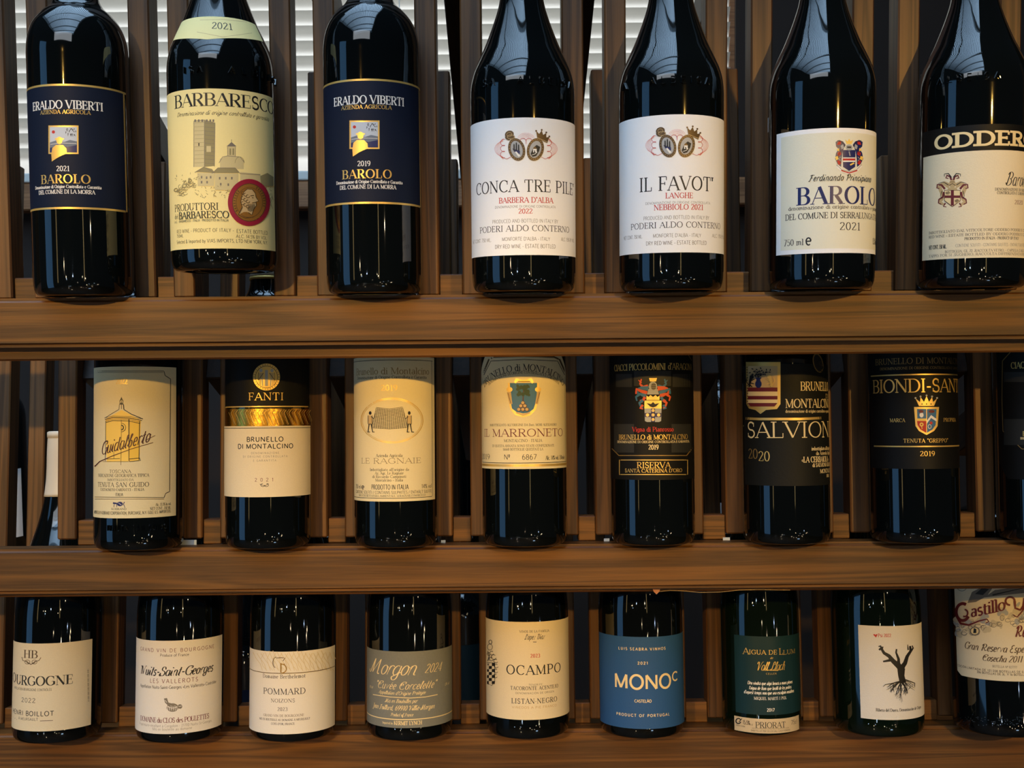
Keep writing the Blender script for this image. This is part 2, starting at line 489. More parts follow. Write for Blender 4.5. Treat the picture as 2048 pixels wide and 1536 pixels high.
def upper(shape, R):
    if shape == 'bordeaux':
        return [(R, .180), (R * .998, .188), (R * .965, .198), (R * .87, .208), (R * .70, .2165), (.0205, .2215), (.0170, .228), (.0155, .238), (.0146, .262), (.0146, .278), (.0142, .296)]
    if shape == 'albeisa':
        return [(R, .150), (R * .985, .1585), (R * .93, .168), (R * .82, .1785), (R * .69, .190), (.0212, .2075), (.0172, .2215), (.0152, .238), (.0145, .258), (.0145, .276), (.0142, .296)]
    return [(R, .116), (R * .99, .127), (R * .95, .142), (R * .86, .161), (R * .71, .185), (R * .52, .211), (.0172, .2335), (.0152, .250), (.0146, .266), (.0146, .28), (.0142, .296)]

def ring_mesh(name, prof, seg=72):
    vs, fs = [], []
    n = len(prof)
    for r, h in prof:
        for k in range(seg):
            a = 2 * math.pi * k / seg
            vs.append((r * math.sin(a), -r * math.cos(a), h))
    for i in range(n - 1):
        for k in range(seg):
            k2 = (k + 1) % seg
            fs.append((i * seg + k, i * seg + k2, (i + 1) * seg + k2, (i + 1) * seg + k))
    fs.append(tuple(reversed(range(seg))))
    fs.append(tuple((n - 1) * seg + k for k in range(seg)))
    return mesh_from(name, vs, fs)

GLASS = mat('dark_bottle_glass', (7, 10, 10), rough=0.04, spec=0.75)
GREEN_GLASS = mat('deep_green_bottle_glass', (8, 18, 8), rough=0.04, spec=0.75)
_glassmesh = {}
PAL = {
 'black': mat('ink_black', (24, 22, 20), .55), 'grey': mat('ink_grey', (120, 112, 100), .6), 'sketch': mat('ink_sketch', (148, 138, 96), .7),
 'wash': mat('ink_wash', (206, 192, 142), .7), 'white': mat('ink_white', (240, 238, 232), .55), 'cream': mat('ink_cream', (236, 214, 160), .55),
 'red': mat('ink_red', (190, 36, 28), .55), 'maroon': mat('ink_maroon', (104, 26, 30), .55), 'pink': mat('ink_pink', (222, 132, 120), .6),
 'navy': mat('ink_navy', (28, 38, 96), .4), 'blue': mat('ink_blue', (40, 104, 150), .5), 'sky': mat('ink_sky', (196, 204, 216), .6), 'hill': mat('ink_hill', (110, 120, 136), .6),
 'gold': mat('gold_foil', (234, 198, 112), .42, .6), 'dullgold': mat('dull_gold_foil', (160, 130, 72), .45, .5), 'bronze': mat('bronze_ink', (92, 70, 40), .45, .15),
 'coin': mat('coin_bronze', (176, 124, 56), .4, .45), 'crimson': mat('ink_crimson', (150, 24, 52), .5), 'yellow': mat('ink_yellow', (240, 196, 70), .6),
 'orange': mat('ink_orange', (214, 78, 36), .5), 'brown': mat('ink_brown', (78, 36, 26), .5), 'tan': mat('ink_tan', (196, 168, 118), .6), 'silver': mat('ink_silver', (168, 170, 172), .5),
 'green': mat('ink_green', (24, 62, 44), .5), 'paleline': mat('ink_paleline', (208, 194, 160), .6), 'charcoal': mat('ink_charcoal', (30, 31, 28), .6), 'yolk': mat('ink_yolk', (246, 206, 96), .6),
}
PAPER = {
 'navy': mat('paper_navy', (13, 23, 45), .62, spec=.22, noise=.10, bump=.15), 'butter': mat('paper_butter', (243, 226, 158), .62, spec=.22, noise=.03), 'white': mat('paper_white', (244, 244, 244), .6, spec=.22, noise=.02, bump=.1),
 'ivory': mat('paper_ivory', (232, 229, 208), .62, spec=.22, noise=.03, bump=.15), 'sand': mat('paper_sand', (224, 209, 176), .64, spec=.22, noise=.05, bump=.3), 'black': mat('paper_black', (13, 13, 12), .55, spec=.22, noise=.1, bump=.12),
 'cream': mat('paper_cream', (233, 219, 186), .66, spec=.22, noise=.04, bump=.3), 'straw': mat('paper_straw', (226, 212, 170), .66, spec=.22, noise=.04, bump=.25), 'bone': mat('paper_bone', (226, 221, 212), .66, spec=.22, noise=.04, bump=.3),
 'ash': mat('paper_ash', (122, 124, 118), .5, spec=.22, noise=.10, bump=.35, scale=500), 'petrol': mat('paper_petrol', (44, 86, 138), .6, spec=.22, noise=.06, bump=.2), 'teal': mat('paper_teal', (22, 50, 58), .42, spec=.22, noise=.06),
 'beige': mat('paper_beige', (196, 180, 152), .6, spec=.22, noise=.04), 'pitch': mat('paper_pitch', (20, 21, 18), .6, spec=.22, noise=.25, bump=.3, scale=400), 'goldfoil': mat('paper_gold_foil', (222, 168, 62), .26, 1.0, bump=.6, scale=260),
 'capsule': mat('capsule_black', (20, 19, 19), .32, 0.2), 'capsulered': mat('capsule_maroon', (70, 16, 22), .32, 0.2), 'capsulewhite': mat('capsule_ivory', (216, 206, 186), .45), 'capsulegold': mat('capsule_gold', (190, 150, 70), .35, .8),
}

class Bottle:
    def __init__(self, row, px, R, shape, label, capsule='capsule', glass=GLASS, group=None, dy=0.0, up=0.0):
        self.row, self.R, self.px = row, R, px
        g = 0.0403 - 0.0085
        back = SLAT_D[row] - math.sqrt(max(1e-6, R * R - g * g)) - 0.0018 + dy
        self.L = LEAN[row]
        # each bottle stands midway between its own pair of slats
        p0 = tier(row, 0, back, up + 0.0012)
        X = slat_cols[row][1 + min(range(len(FEET[row])), key=lambda i: abs(FEET[row][i] - px))]
        self.P = Vector((X, p0.y, p0.z))
        self.root = empty('wine_bottle', self.P, (-self.L, 0, 0))
        tag(self.root, label, 'wine bottle', group or ('bottles on the top ledge', 'bottles on the middle ledge', 'bottles on the bottom ledge')[row])
        base = [(R * .30, .011), (R * .62, .007), (R * .76, .0006), (R * .84, 0.0), (R * .92, .0010), (R * .972, .0040), (R * .995, .0090), (R, .0150)]
        up_ = smooth_prof(upper(shape, R), 6)
        self.prof = smooth_prof(base, 3) + [(R, .06), (R, .10)] + up_
        self.up_ = up_
        self.h_top = up_[-1][1]
        key = (shape, R, glass.name)
        full = self.prof + [(.0150, .2965), (.0150, .3), (.013, .3015)]
        if key not in _glassmesh:
            _glassmesh[key] = ring_mesh('glass', full)
        link_mesh('glass', _glassmesh[key], glass, self.root, True)
        cap = [(r + .0006, h) for r, h in up_ if h >= .236] + [(.0154, .2962), (.0154, .3012), (.0140, .3022)]
        self.capsule = link_mesh('capsule', ring_mesh('capsule', cap, 48), PAPER[capsule], self.root, True)
        inv = Matrix.Rotation(self.L, 3, 'X')
        self.inv = inv
        self.o = inv @ (CAM_POS - self.P)
        self.lab = None
        self.acc = {}
        self.films = []

    def rad(self, h):
        u = self.up_
        if h <= u[0][1]: return self.R
        for (r0, h0), (r1, h1) in zip(u, u[1:]):
            if h <= h1:
                return r0 + (r1 - r0) * (h - h0) / max(1e-9, h1 - h0)
        return u[-1][0]

    def cast(self, x, y):
        """photo pixel -> (angle, height) on the bottle's skin"""
        d = self.inv @ ray(x, y)
        o = self.o
        r = self.R
        a = d.x * d.x + d.y * d.y
        b = o.x * d.x + o.y * d.y
        for _ in range(10):
            c = o.x * o.x + o.y * o.y - r * r
            disc = b * b - a * c
            t = (-b - math.sqrt(disc)) / a if disc > 0 else -b / a
            p = o + d * t
            r2 = self.rad(p.z)
            if abs(r2 - r) < 1e-6: break
            r = r * 0.4 + r2 * 0.6
        return math.atan2(p.x, -p.y), p.z

    def skin(self, th, h, off):
        r = self.rad(h) + off
        return (r * math.sin(th), -r * math.cos(th), h)

    def ang(self, v, y):
        if isinstance(v, str): return R_(float(v[1:]))
        return self.cast(v, y)[0]

    # ---- paper
    def label(self, x0, x1, y0, y1, paper, name='label', xm=None, top=None, bot=None, text=None, new=True):
        xm = self.px if xm is None else xm
        h1, h0 = self.cast(xm, y0)[1], self.cast(xm, y1)[1]
        t0, t1 = self.ang(x0, (y0 + y1) / 2), self.ang(x1, (y0 + y1) / 2)
        off = 0.0
        n, m = 96, 8
        vs, fs = [], []
        for i in range(n + 1):
            u = i / n
            th = t0 + (t1 - t0) * u
            a, b = h0, h1
            e = min(u, 1 - u) * abs(t1 - t0) * self.R
            if top and e < top[0]: b = h1 - top[1] * (1 - e / top[0])
            if bot and e < bot[0]: a = h0 + bot[1] * (1 - e / bot[0])
            for j in range(m + 1):
                vs.append(self.skin(th, a + (b - a) * j / m, off))
        for i in range(n):
            for j in range(m):
                k = i * (m + 1) + j
                fs.append((k, k + m + 1, k + m + 2, k + 1))
        me = mesh_from(name, self._stack(vs), fs)
        o = link_mesh(name, me, PAPER[paper], self.root if new or self.lab is None else self.lab, True)
        if text: o['label'] = text
        if new or self.lab is None: self.lab = o
        return t0, t1, h0, h1

    def _put(self, col, vs, fs):
        self.acc.setdefault((self.lab, col), []).append((self._stack(vs), fs))

    def _stack(self, vs):
        """ink lies on whatever was printed under it: lift by one film per overlapped layer"""
        T = [math.atan2(v[0], -v[1]) for v in vs]
        H = [v[2] for v in vs]
        m = .0004
        box = (min(T) - m / self.R, max(T) + m / self.R, min(H) - m, max(H) + m)
        lv = 1 + max([l for l, q in self.films if q[0] < box[1] and box[0] < q[1] and q[2] < box[3] and box[2] < q[3]], default=0)
        self.films.append((lv, box))
        d = .00006 + lv * .000022
        return [(v[0] + d * math.sin(t), v[1] - d * math.cos(t), v[2]) for v, t in zip(vs, T)]

    def _off(self):
        return 0.0

    # ---- print: lettering
    def text(self, s, xl, xr, y, cap, style, col, track=0.06, wt=1.0, mirror=None, arc=None, off=None, emboss=0.0, rot=False):
        """xl..xr: left and right end in the photo, y: baseline at its middle.  mirror: xr mirrored about this column"""
        xm = (xl + xr) / 2 if xr is not None else mirror
        if arc:
            pts = [self.cast(*q) for q in arc]
            s0, s2 = pts[0][0] * self.R, pts[2][0] * self.R
        else:
            th, h = self.cast(xm, y)
            s0 = self.cast(xl, y)[0] * self.R
            s2 = self.cast(xr, y)[0] * self.R if xr is not None else 2 * self.cast(mirror, y)[0] * self.R - s0
        thm, hm = self.cast(min(xm, self.px + 60), y)
        dep = (CAM_ROT.transposed() @ (self.root.matrix_basis @ Vector(self.skin(thm, hm, 0)) - CAM_POS)).z
        cm = cap * -dep / FPX
        n = 4 if cap < 9 else (6 if cap < 18 else 9)
        _, w = ribbons(s, style, 1, 1, track, 2)
        slx = STY[style][3] * 0.55
        sx = abs(s2 - s0) / (w + slx)
        rb, _ = ribbons(s, style, sx, cm, track, n, wt, 0.0022)
        if off is None: off = self._off()
        vs, fs = [], []
        def place(px, py, o2):
            sv = s0 + px
            if arc:
                # quadratic through the three points
                a0, a1, a2 = pts[0][0] * self.R, pts[1][0] * self.R, pts[2][0] * self.R
                def hb(q):
                    return (pts[0][1] * (q - a1) * (q - a2) / ((a0 - a1) * (a0 - a2)) + pts[1][1] * (q - a0) * (q - a2) / ((a1 - a0) * (a1 - a2))
                            + pts[2][1] * (q - a0) * (q - a1) / ((a2 - a0) * (a2 - a1)))
                sl = math.atan((hb(sv + 1e-4) - hb(sv - 1e-4)) / 2e-4)
                if rot: sv, hv = sv - py * math.sin(sl), hb(sv) + py * math.cos(sl)
                else: hv = hb(sv) + py
            else:
                hv = h + py
            return self.skin(sv / self.R, hv, o2)
        wide = STY[style][0] * cap * wt
        prof = ([(-1, 0), (1, 0)] if wide < 2.2 else [(-1, 0), (0, 0), (1, 0)] if wide < 4.5 else [(-1, 0), (-.5, 0), (0, 0), (.5, 0), (1, 0)]) if not emboss else [(-1, -.0001), (-.6, emboss * .7), (0, emboss), (.6, emboss * .7), (1, -.0001)]
        np_ = len(prof)
        for Q, hw in rb:
            k = len(vs)
            for (px, py), ((tx, ty), w_) in zip(Q, hw):
                for u, e in prof:
                    vs.append(place(px + ty * w_ * u, py - tx * w_ * u, off + e))
            for i in range(len(Q) - 1):
                for j in range(np_ - 1):
                    q = k + i * np_ + j
                    fs.append((q, q + 1, q + np_ + 1, q + np_))
        if emboss:
            me = mesh_from('embossed_lettering', vs, fs)
            link_mesh('embossed_lettering', me, GLASS, self.root, True)
        else:
            self._put(col, vs, fs)

    # ---- print: drawn shapes in photo pixels
    def _tris(self, col, pts, tris, off):
        cache, vs, fs = {}, [], []
        def vid(p):
            k = (round(p[0], 3), round(p[1], 3))
            if k not in cache:
                cache[k] = len(vs)
                vs.append(self.skin(*self.cast(*p), off))
            return cache[k]
        def rec(a, b, c, depth):
            la, lb, lc = math.dist(a, b), math.dist(b, c), math.dist(c, a)
            m = max(la, lb, lc)
            if m < 5 or depth > 11:
                fs.append((vid(a), vid(b), vid(c))); return
            if m == la: q = ((a[0] + b[0]) / 2, (a[1] + b[1]) / 2); rec(a, q, c, depth + 1); rec(q, b, c, depth + 1)
            elif m == lb: q = ((b[0] + c[0]) / 2, (b[1] + c[1]) / 2); rec(a, b, q, depth + 1); rec(a, q, c, depth + 1)
            else: q = ((a[0] + c[0]) / 2, (a[1] + c[1]) / 2); rec(a, b, q, depth + 1); rec(q, b, c, depth + 1)
        for t in tris:
            a, b, c = (pts[i] for i in t)
            # counter-clockwise seen from outside (photo y points down)
            if (b[0] - a[0]) * (c[1] - a[1]) - (b[1] - a[1]) * (c[0] - a[0]) > 0: b, c = c, b
            rec(a, b, c, 0)
        self._put(col, vs, fs)

    def poly(self, col, pts):
        tr = tessellate_polygon([[Vector((x, y, 0)) for x, y in pts]])
        self._tris(col, pts, tr, self._off())

    def rect(self, col, x0, y0, x1, y1):
        self.poly(col, [(x0, y0), (x1, y0), (x1, y1), (x0, y1)])

    def ell(self, col, cx, cy, rx, ry, rot=0, n=28):
        c, s = math.cos(R_(rot)), math.sin(R_(rot))
        self.poly(col, [(cx + rx * math.cos(a) * c - ry * math.sin(a) * s, cy + rx * math.cos(a) * s + ry * math.sin(a) * c)
                        for a in (2 * math.pi * i / n for i in range(n))])

    def line(self, col, pts, w=1.0, w2=None, closed=False):
        off = self._off()
        if closed: pts = list(pts) + [pts[0]]
        q = [pts[0]]
        for a, b in zip(pts, pts[1:]):
            k = max(1, int(math.dist(a, b) / 4))
            for i in range(1, k + 1): q.append((a[0] + (b[0] - a[0]) * i / k, a[1] + (b[1] - a[1]) * i / k))
        m = len(q)
        vs, fs = [], []
        nc = max(1, int(math.ceil(max(w, w2 or 0) / 3.0)))
        for i, p in enumerate(q):
            a, b = q[max(0, i - 1)], q[min(m - 1, i + 1)]
            if closed and i == 0: a = q[m - 2]
            if closed and i == m - 1: b = q[1]
            d = math.dist(a, b) or 1
            tx, ty = (b[0] - a[0]) / d, (b[1] - a[1]) / d
            ww = (w if w2 is None else w + (w2 - w) * i / (m - 1)) / 2
            for j in range(nc + 1):
                u = ww * (1 - 2 * j / nc)
                vs.append(self.skin(*self.cast(p[0] + ty * u, p[1] - tx * u), off))
        for i in range(m - 1):
            for j in range(nc):
                k = i * (nc + 1) + j
                fs.append((k, k + 1, k + nc + 2, k + nc + 1))
        self._put(col, vs, fs)

    def ring(self, col, cx, cy, rx, ry, w=1.0, rot=0, a0=0, a1=360):
        c, s = math.cos(R_(rot)), math.sin(R_(rot))
        n = max(6, int(abs(a1 - a0) / 12))
        pts = []
        for i in range(n + 1):
            a = R_(a0 + (a1 - a0) * i / n)
            pts.append((cx + rx * math.cos(a) * c - ry * math.sin(a) * s, cy + rx * math.cos(a) * s + ry * math.sin(a) * c))
        if abs(a1 - a0) >= 360: self.line(col, pts[:-1], w, closed=True)
        else: self.line(col, pts, w)

    def band(self, col, x0, x1, y, w, xm=None):
        """a line that runs round the bottle at constant height"""
        xm = self.px if xm is None else xm
        h0, h1 = self.cast(xm, y + w / 2)[1], self.cast(xm, y - w / 2)[1]
        t0, t1 = self.ang(x0, y), self.ang(x1, y)
        off = self._off()
        n = 48
        vs, fs = [], []
        for i in range(n + 1):
            th = t0 + (t1 - t0) * i / n
            vs += [self.skin(th, h0, off), self.skin(th, h1, off)]
        for i in range(n): fs.append((2 * i, 2 * i + 2, 2 * i + 3, 2 * i + 1))
        self._put(col, vs, fs)

    def post(self, col, th, y0, y1, w, xm=None):
        """a line that runs up the bottle at constant angle (w in px)"""
        xm = self.px if xm is None else xm
        h0, h1 = self.cast(xm, y1)[1], self.cast(xm, y0)[1]
        t = self.ang(th, (y0 + y1) / 2)
        dt = w / 2 * (self.P.y / FPX) / self.R
        off = self._off()
        self._put(col, [self.skin(t - dt, h0, off), self.skin(t + dt, h0, off), self.skin(t + dt, h1, off), self.skin(t - dt, h1, off)], [(0, 1, 2, 3)])

    def done(self):
        for (lab, col), chunks in self.acc.items():
            # prints of one ink that lie far apart on the label are pieces of their own
            bb = [[(min(v[i] for v in vs), max(v[i] for v in vs)) for i in range(3)] for vs, fs in chunks]
            n = len(chunks)
            par = list(range(n))
            def find(i):
                while par[i] != i: i = par[i]
                return i
            for i in range(n):
                for j in range(i):
                    gap = math.sqrt(sum(max(0, bb[i][a][0] - bb[j][a][1], bb[j][a][0] - bb[i][a][1]) ** 2 for a in range(3)))
                    if gap < .0185: par[find(i)] = find(j)
            nm = {'gold': 'gold_foil_print', 'dullgold': 'gold_foil_print', 'sketch': 'sketch_drawing', 'wash': 'sketch_wash', 'paleline': 'fine_line_print', 'yolk': 'yellow_print'}.get(col, col + '_print')
            for r in sorted({find(i) for i in range(n)}):
                V, F = [], []
                for i in range(n):
                    if find(i) == r:
                        k = len(V)
                        V.extend(chunks[i][0]); F.extend([tuple(k + q for q in f) for f in chunks[i][1]])
                link_mesh(nm, mesh_from(nm, V, F), PAL[col], lab if lab is not None else self.root)
# ---------------------------------------------------------------- the rack
WOOD_X = wood('pine_board', (42, 23, 9), (120, 78, 31), 'X')
WOOD_Z = wood('pine_slat', (44, 26, 12), (116, 78, 42), 'Z')
WOOD_Y_SHADED = wood('pine_strut_shaded', (28, 17, 10), (56, 35, 21), 'Y')  # strut wood darkened: the shade behind the slats is put into its colour
rack = empty('wine_rack', (0, 1.0, 0))
tag(rack, 'stepped display rack of stained pine boards and upright slats holding all the bottles', 'wine rack')
RO = Vector((0, 1.0, 0))

def rack_mesh(name, me, material):
    for v in me.vertices: v.co = v.co - RO
    return link_mesh(name, me, material, rack)

XE = 0.86
# pixel columns of the bottle feet, and the columns of the empty places just outside the picture
FEET = ((170, 452, 750, 1048, 1342, 1641, 1941), (279, 537, 793, 1050, 1306, 1573, 1829, 2085), (115, 360, 586, 820, 1056, 1284, 1523, 1757, 2004))
RADII = ((.0372, .0403, .0372, .0403, .0403, .0403, .0403), (.0385, .0373, .0370, .0377, .0373, .0380, .0385, .0373), (.0420, .0425, .0425, .0425, .0415, .0420, .0390, .0435, .0460))

def bevel_me(me, off, seg=2):
    bm = bmesh.new(); bm.from_mesh(me)
    bmesh.ops.bevel(bm, geom=[e for e in bm.edges], offset=off, segments=seg, affect='EDGES')
    bm.to_mesh(me); bm.free()
    return me

for i in range(3):
    # ledge board: the bottles stand on its top edge and stick out past its face
    hgt = (0.0385, 0.0400, 0.0480)[i]
    pr = [(-0.0, 0.0), (0.030, 0.0), (0.030, -hgt), (0.0, -hgt)]
    me = prism_x('ledge_board', [(tier(i, 0, a, b).y, tier(i, 0, a, b).z) for a, b in pr], -XE, XE)
    rack_mesh('ledge_board', bevel_me(me, 0.0035, 3), WOOD_X)
    # rail under the ledge, set back
    dz = (0.0108, 0.004, 0.01)[i]
    sb = (0.016, 0.012, 0.014)[i]
    pr = [(sb, -hgt + .004), (sb + .03, -hgt + .004), (sb + .03, -hgt - dz), (sb, -hgt - dz)]
    me = prism_x('under_rail', [(tier(i, 0, a, b).y, tier(i, 0, a, b).z) for a, b in pr], -XE, XE)
    rack_mesh('under_rail', bevel_me(me, 0.0015, 1), WOOD_X)

SL_W, SL_T = 0.0172, 0.023
SL_LEN = (0.43, 0.428, 0.585)
slat_cols = []
for i in range(3):
    y = LEDGE_Y[i]
    g = []
    for px, r in zip(FEET[i], RADII[i]):
        p0 = tier(i, 0, SLAT_D[i] - math.sqrt(r * r - 0.0318 ** 2) - 0.0018, 0)
        g.append(at(px, to_px(p0)[1] - (px - 1024) * math.tan(R_(0.5)), p0.y).x)
    pitch = (g[-1] - g[0]) / (len(g) - 1)
    g = [g[0] - pitch] + g + [g[-1] + pitch]
    slat_cols.append(g)
    gap = (0.0004, 0.0055, 0.0050)[i]
    me = box_mesh('slat', (-SL_W / 2, 0, 0), (SL_W / 2, SL_T, SL_LEN[i]), 0.0012, 1)
    pair = []
    for k, X in enumerate(g):
        for s in (-1, 1):
            if (k == 0 and s < 0) or (k == len(g) - 1 and s > 0):
                continue
            xs = X + s * 0.0403
            o = link_mesh('slat', me, WOOD_Z, rack)
            o.location = tier(i, xs, SLAT_D[i], gap) - RO
            o.rotation_euler = (-LEAN[i], 0, 0)
            pair.append((k, s, xs))
    # short blocks between the slats of neighbouring bottles, and the struts that run back from them
    for k in range(len(g) - 1):
        xl, xr = g[k] + 0.0403 + SL_W / 2, g[k + 1] - 0.0403 - SL_W / 2
        if xr - xl < 0.004: continue
        bh = (0.0172, 0.0225, 0.0205)[i]
        o = link_mesh('spacer_block', box_mesh('spacer_block', (xl, 0, 0), (xr, 0.018, bh), 0.0008, 1), WOOD_X, rack)
        o.location = tier(i, 0, SLAT_D[i] + 0.004, 0) - RO
        o.rotation_euler = (-LEAN[i], 0, 0)
        if i < 2 and not (i == 0 and k > 5):
            xm = (xl + xr) / 2 + (0.0 if i == 0 else 0.0)
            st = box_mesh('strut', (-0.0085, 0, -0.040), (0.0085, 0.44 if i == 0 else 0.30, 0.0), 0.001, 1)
            o = link_mesh('strut', st, WOOD_Y_SHADED, rack)
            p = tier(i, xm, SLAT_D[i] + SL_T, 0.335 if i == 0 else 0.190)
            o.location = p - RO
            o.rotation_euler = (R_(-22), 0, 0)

# end frames that carry the ledges down to the floor, beyond both edges of the picture
for s in (-1, 1):
    pr = [(FACE[0] + .03, LEDGE[0] + .40), (FACE[0] + .08, LEDGE[0] + .40), (1.36, 0.0), (FACE[2] - .02, 0.0), (FACE[2] + .004, LEDGE[2] - .05), (FACE[1] + .006, LEDGE[1] - .05), (FACE[0] + .006, LEDGE[0] - .045)]
    me = prism_x('end_frame', pr, s * XE, s * (XE + .03))
    rack_mesh('end_frame', me, WOOD_Z)

# ---------------------------------------------------------------- room behind
WALL = mat('wall_dark_paint', (40, 27, 18), .8, noise=.1, scale=12)
FLOORM = wood('floor_planks', (60, 40, 26), (96, 66, 44), 'X', .6)
tag(link_mesh('floor', box_mesh('floor', (-6, -4, -.1), (4, 3.2, 0)), FLOORM), kind='structure')
WY = 2.05
wx0, wx1 = -1.55, at(1480, 200, WY).x
wz0, wz1 = at(1024, 346, WY).z, 2.3
vs = mesh_from('wall_back', [], [])
bm = bmesh.new()
for lo, hi in (((-6, WY + .04, 0), (wx0, WY + .16, 3.4)), ((wx1, WY + .04, 0), (4, WY + .16, 3.4)), ((wx0, WY + .04, 0), (wx1, WY + .16, wz0 - .05)), ((wx0, WY + .04, wz1), (wx1, WY + .16, 3.4))):
    t = box_mesh('t', lo, hi); bm.from_mesh(t); bpy.data.meshes.remove(t)
bm.to_mesh(vs); bm.free()
tag(link_mesh('wall_back', vs, WALL), kind='structure')
bm = bmesh.new()
for lo, hi in (((wx0 - .05, WY - .01, wz0 - .062), (wx1 + .05, WY + .17, wz0 - .012)), ((wx0, WY + .05, wz0 - .012), (wx0 + .04, WY + .12, wz1)), ((wx1 - .012, WY + .05, wz0 - .012), (wx1 + .03, WY + .12, wz1))):
    t = box_mesh('t', lo, hi, .003, 1); bm.from_mesh(t); bpy.data.meshes.remove(t)
me = bpy.data.meshes.new('window_1'); bm.to_mesh(me); bm.free()
tag(link_mesh('window_1', me, wood('window_pine', (110, 72, 44), (176, 124, 82), 'X')), kind='structure')
# glazing bars of the roof window overhead
bm = bmesh.new()
for k in range(44):
    x = -2.20 + k * .06
    t = box_mesh('t', (x, -2.65, 3.16), (x + .020, 1.35, 3.19)); bm.from_mesh(t); bpy.data.meshes.remove(t)
for k in range(6):
    y = -2.65 + k * .78
    t = box_mesh('t', (-2.25, y, 3.18), (.45, y + .05, 3.25)); bm.from_mesh(t); bpy.data.meshes.remove(t)
me = bpy.data.meshes.new('window_2'); bm.to_mesh(me); bm.free()
tag(link_mesh('window_2', me, mat('glazing_bar_paint', (150, 156, 160), .6)), kind='structure')

# ---------------------------------------------------------------- blind in the window
def blind():
    m = bpy.data.materials.new('blind_slat_white')
    m.use_nodes = True
    nt = m.node_tree
    b = nt.nodes['Principled BSDF']
    b.inputs['Base Color'].default_value = (0.42, 0.41, 0.39, 1)
    b.inputs['Roughness'].default_value = .55
    tr = nt.nodes.new('ShaderNodeBsdfTranslucent')
    tr.inputs['Color'].default_value = (0.74, 0.72, 0.66, 1)
    mx = nt.nodes.new('ShaderNodeMixShader'); mx.inputs[0].default_value = .62
    nt.links.new(b.outputs[0], mx.inputs[1]); nt.links.new(tr.outputs[0], mx.inputs[2])
    nt.links.new(mx.outputs[0], nt.nodes['Material Output'].inputs['Surface'])
    root = empty('window_blind', (0, WY, wz0))
    tag(root, 'white horizontal slatted blind lit by daylight in the window behind the rack', 'blind')
    pitch, wid, n = 0.0272, 0.046, 25
    vs, fs = [], []
    x0, x1 = wx0 + .05, wx1 - .02
    for k in range(n):
        zc = 0.03 + k * pitch
        base = len(vs)
        m_ = 8
        for j in range(m_ + 1):
            u = j / m_ - .5
            # closed slats lean so that each upper edge laps in front of the next slat
            y = -u * .020 + .006 * (1 - 4 * u * u)
            z = zc + u * wid * .93
            vs += [(x0, -y, z), (x1, -y, z)]
        for j in range(m_):
            q = base + 2 * j
            fs.append((q, q + 1, q + 3, q + 2))
    me = mesh_from('slats', [(x, -y - .0, z) for x, y, z in vs], fs)
    link_mesh('slats', me, m, root, True)
    link_mesh('bottom_rail', box_mesh('bottom_rail', (x0, -.012, -.011), (x1, .012, .006), .003, 2), mat('blind_rail_white', (226, 224, 214), .5), root)
    for x in (-.92, -.56, -.2, .12):
        link_mesh('lift_cord', box_mesh('lift_cord', (x, -.014, 0), (x + .0015, -.0125, .68)), mat('cord_white', (220, 218, 208), .7), root)
blind()
# ================================================================ top tier
def eraldo(px, year, dx, dy, label, y0, y1, xr, tl):
    b = Bottle(0, px, .0372, 'bordeaux', label)
    b.label(tl, xr, y0, y1, 'navy')
    b.band('gold', tl, xr, y0 + 1.5, 4); b.band('gold', tl, xr, y1 - 1.5, 4)
    b.post('gold', xr - 1, y0 + 1, y1 - 1, 5)
    X = lambda v: v + dx
    Y = lambda v: v + dy
    b.text('ERALDO VIBERTI', X(66), X(206), Y(217), 16, 'serif', 'white', .05, 1.25)
    b.text('AZIENDA AGRICOLA', X(81), X(181), Y(227), 7.5, 'bserif', 'gold', .08)
    # small landscape with a sun, hills, leaves and a gold figure in front
    b.rect('gold', X(97), Y(251), X(157), Y(308)); b.rect('sky', X(100), Y(254), X(154), Y(305))
    b.poly('hill', [(X(100), Y(285)), (X(112), Y(281)), (X(128), Y(284)), (X(140), Y(280)), (X(154), Y(283)), (X(154), Y(305)), (X(100), Y(305))])
    b.poly('navy', [(X(100), Y(296)), (X(118), Y(291)), (X(135), Y(294)), (X(154), Y(290)), (X(154), Y(305)), (X(100), Y(305))])
    b.line('white', [(X(101), Y(289)), (X(120), Y(286)), (X(153), Y(287))], .8)
    b.ell('red', X(107), Y(264), 3.2, 3.2)
    rr = random.Random(3)
    for k in range(16):
        u, v = 126 + rr.random() * 26, 256 + rr.random() * 13
        b.line('black', [(X(u), Y(v)), (X(u + rr.uniform(-3, 3)), Y(v + rr.uniform(2, 6)))], 1.8, .5)
    b.ell('gold', X(119), Y(281), 6, 7.5); b.ell('gold', X(119), Y(278), 9.5, 2.2)
    b.poly('gold', [(X(105), Y(296)), (X(112), Y(290)), (X(126), Y(290)), (X(133), Y(297)), (X(134), Y(307)), (X(124), Y(311)), (X(116), Y(315)), (X(104), Y(323)), (X(103), Y(308))])
    b.text(year, X(113), X(139), Y(342), 10, 'bserif', 'white')
    b.text('BAROLO', X(83), X(181), Y(366), 17, 'didone', 'gold', .12)
    b.text('Denominazione di Origine Controllata e Garantita', X(71), X(203), Y(376), 6.4, 'serif', 'white', .03, 1.2)
    b.text('DEL COMUNE DI LA MORRA', X(78), X(190), Y(387), 7.6, 'bserif', 'white', .04)
    b.done()

eraldo(170, '2021', 0, 0, 'dark wine bottle with gold-edged navy label dated 2021, at the far left', 170, 418, 251, 'd-92')
eraldo(750, '2019', 602, -10, 'dark wine bottle with gold-edged navy label dated 2019', 158, 407, 840, 'd-88')

def emboss_ring(b, s, chars, y, cap, x0, x1):
    b.text(s, x0, x1, y, cap, 'sans', None, .5, .85, emboss=.0017, off=.0)

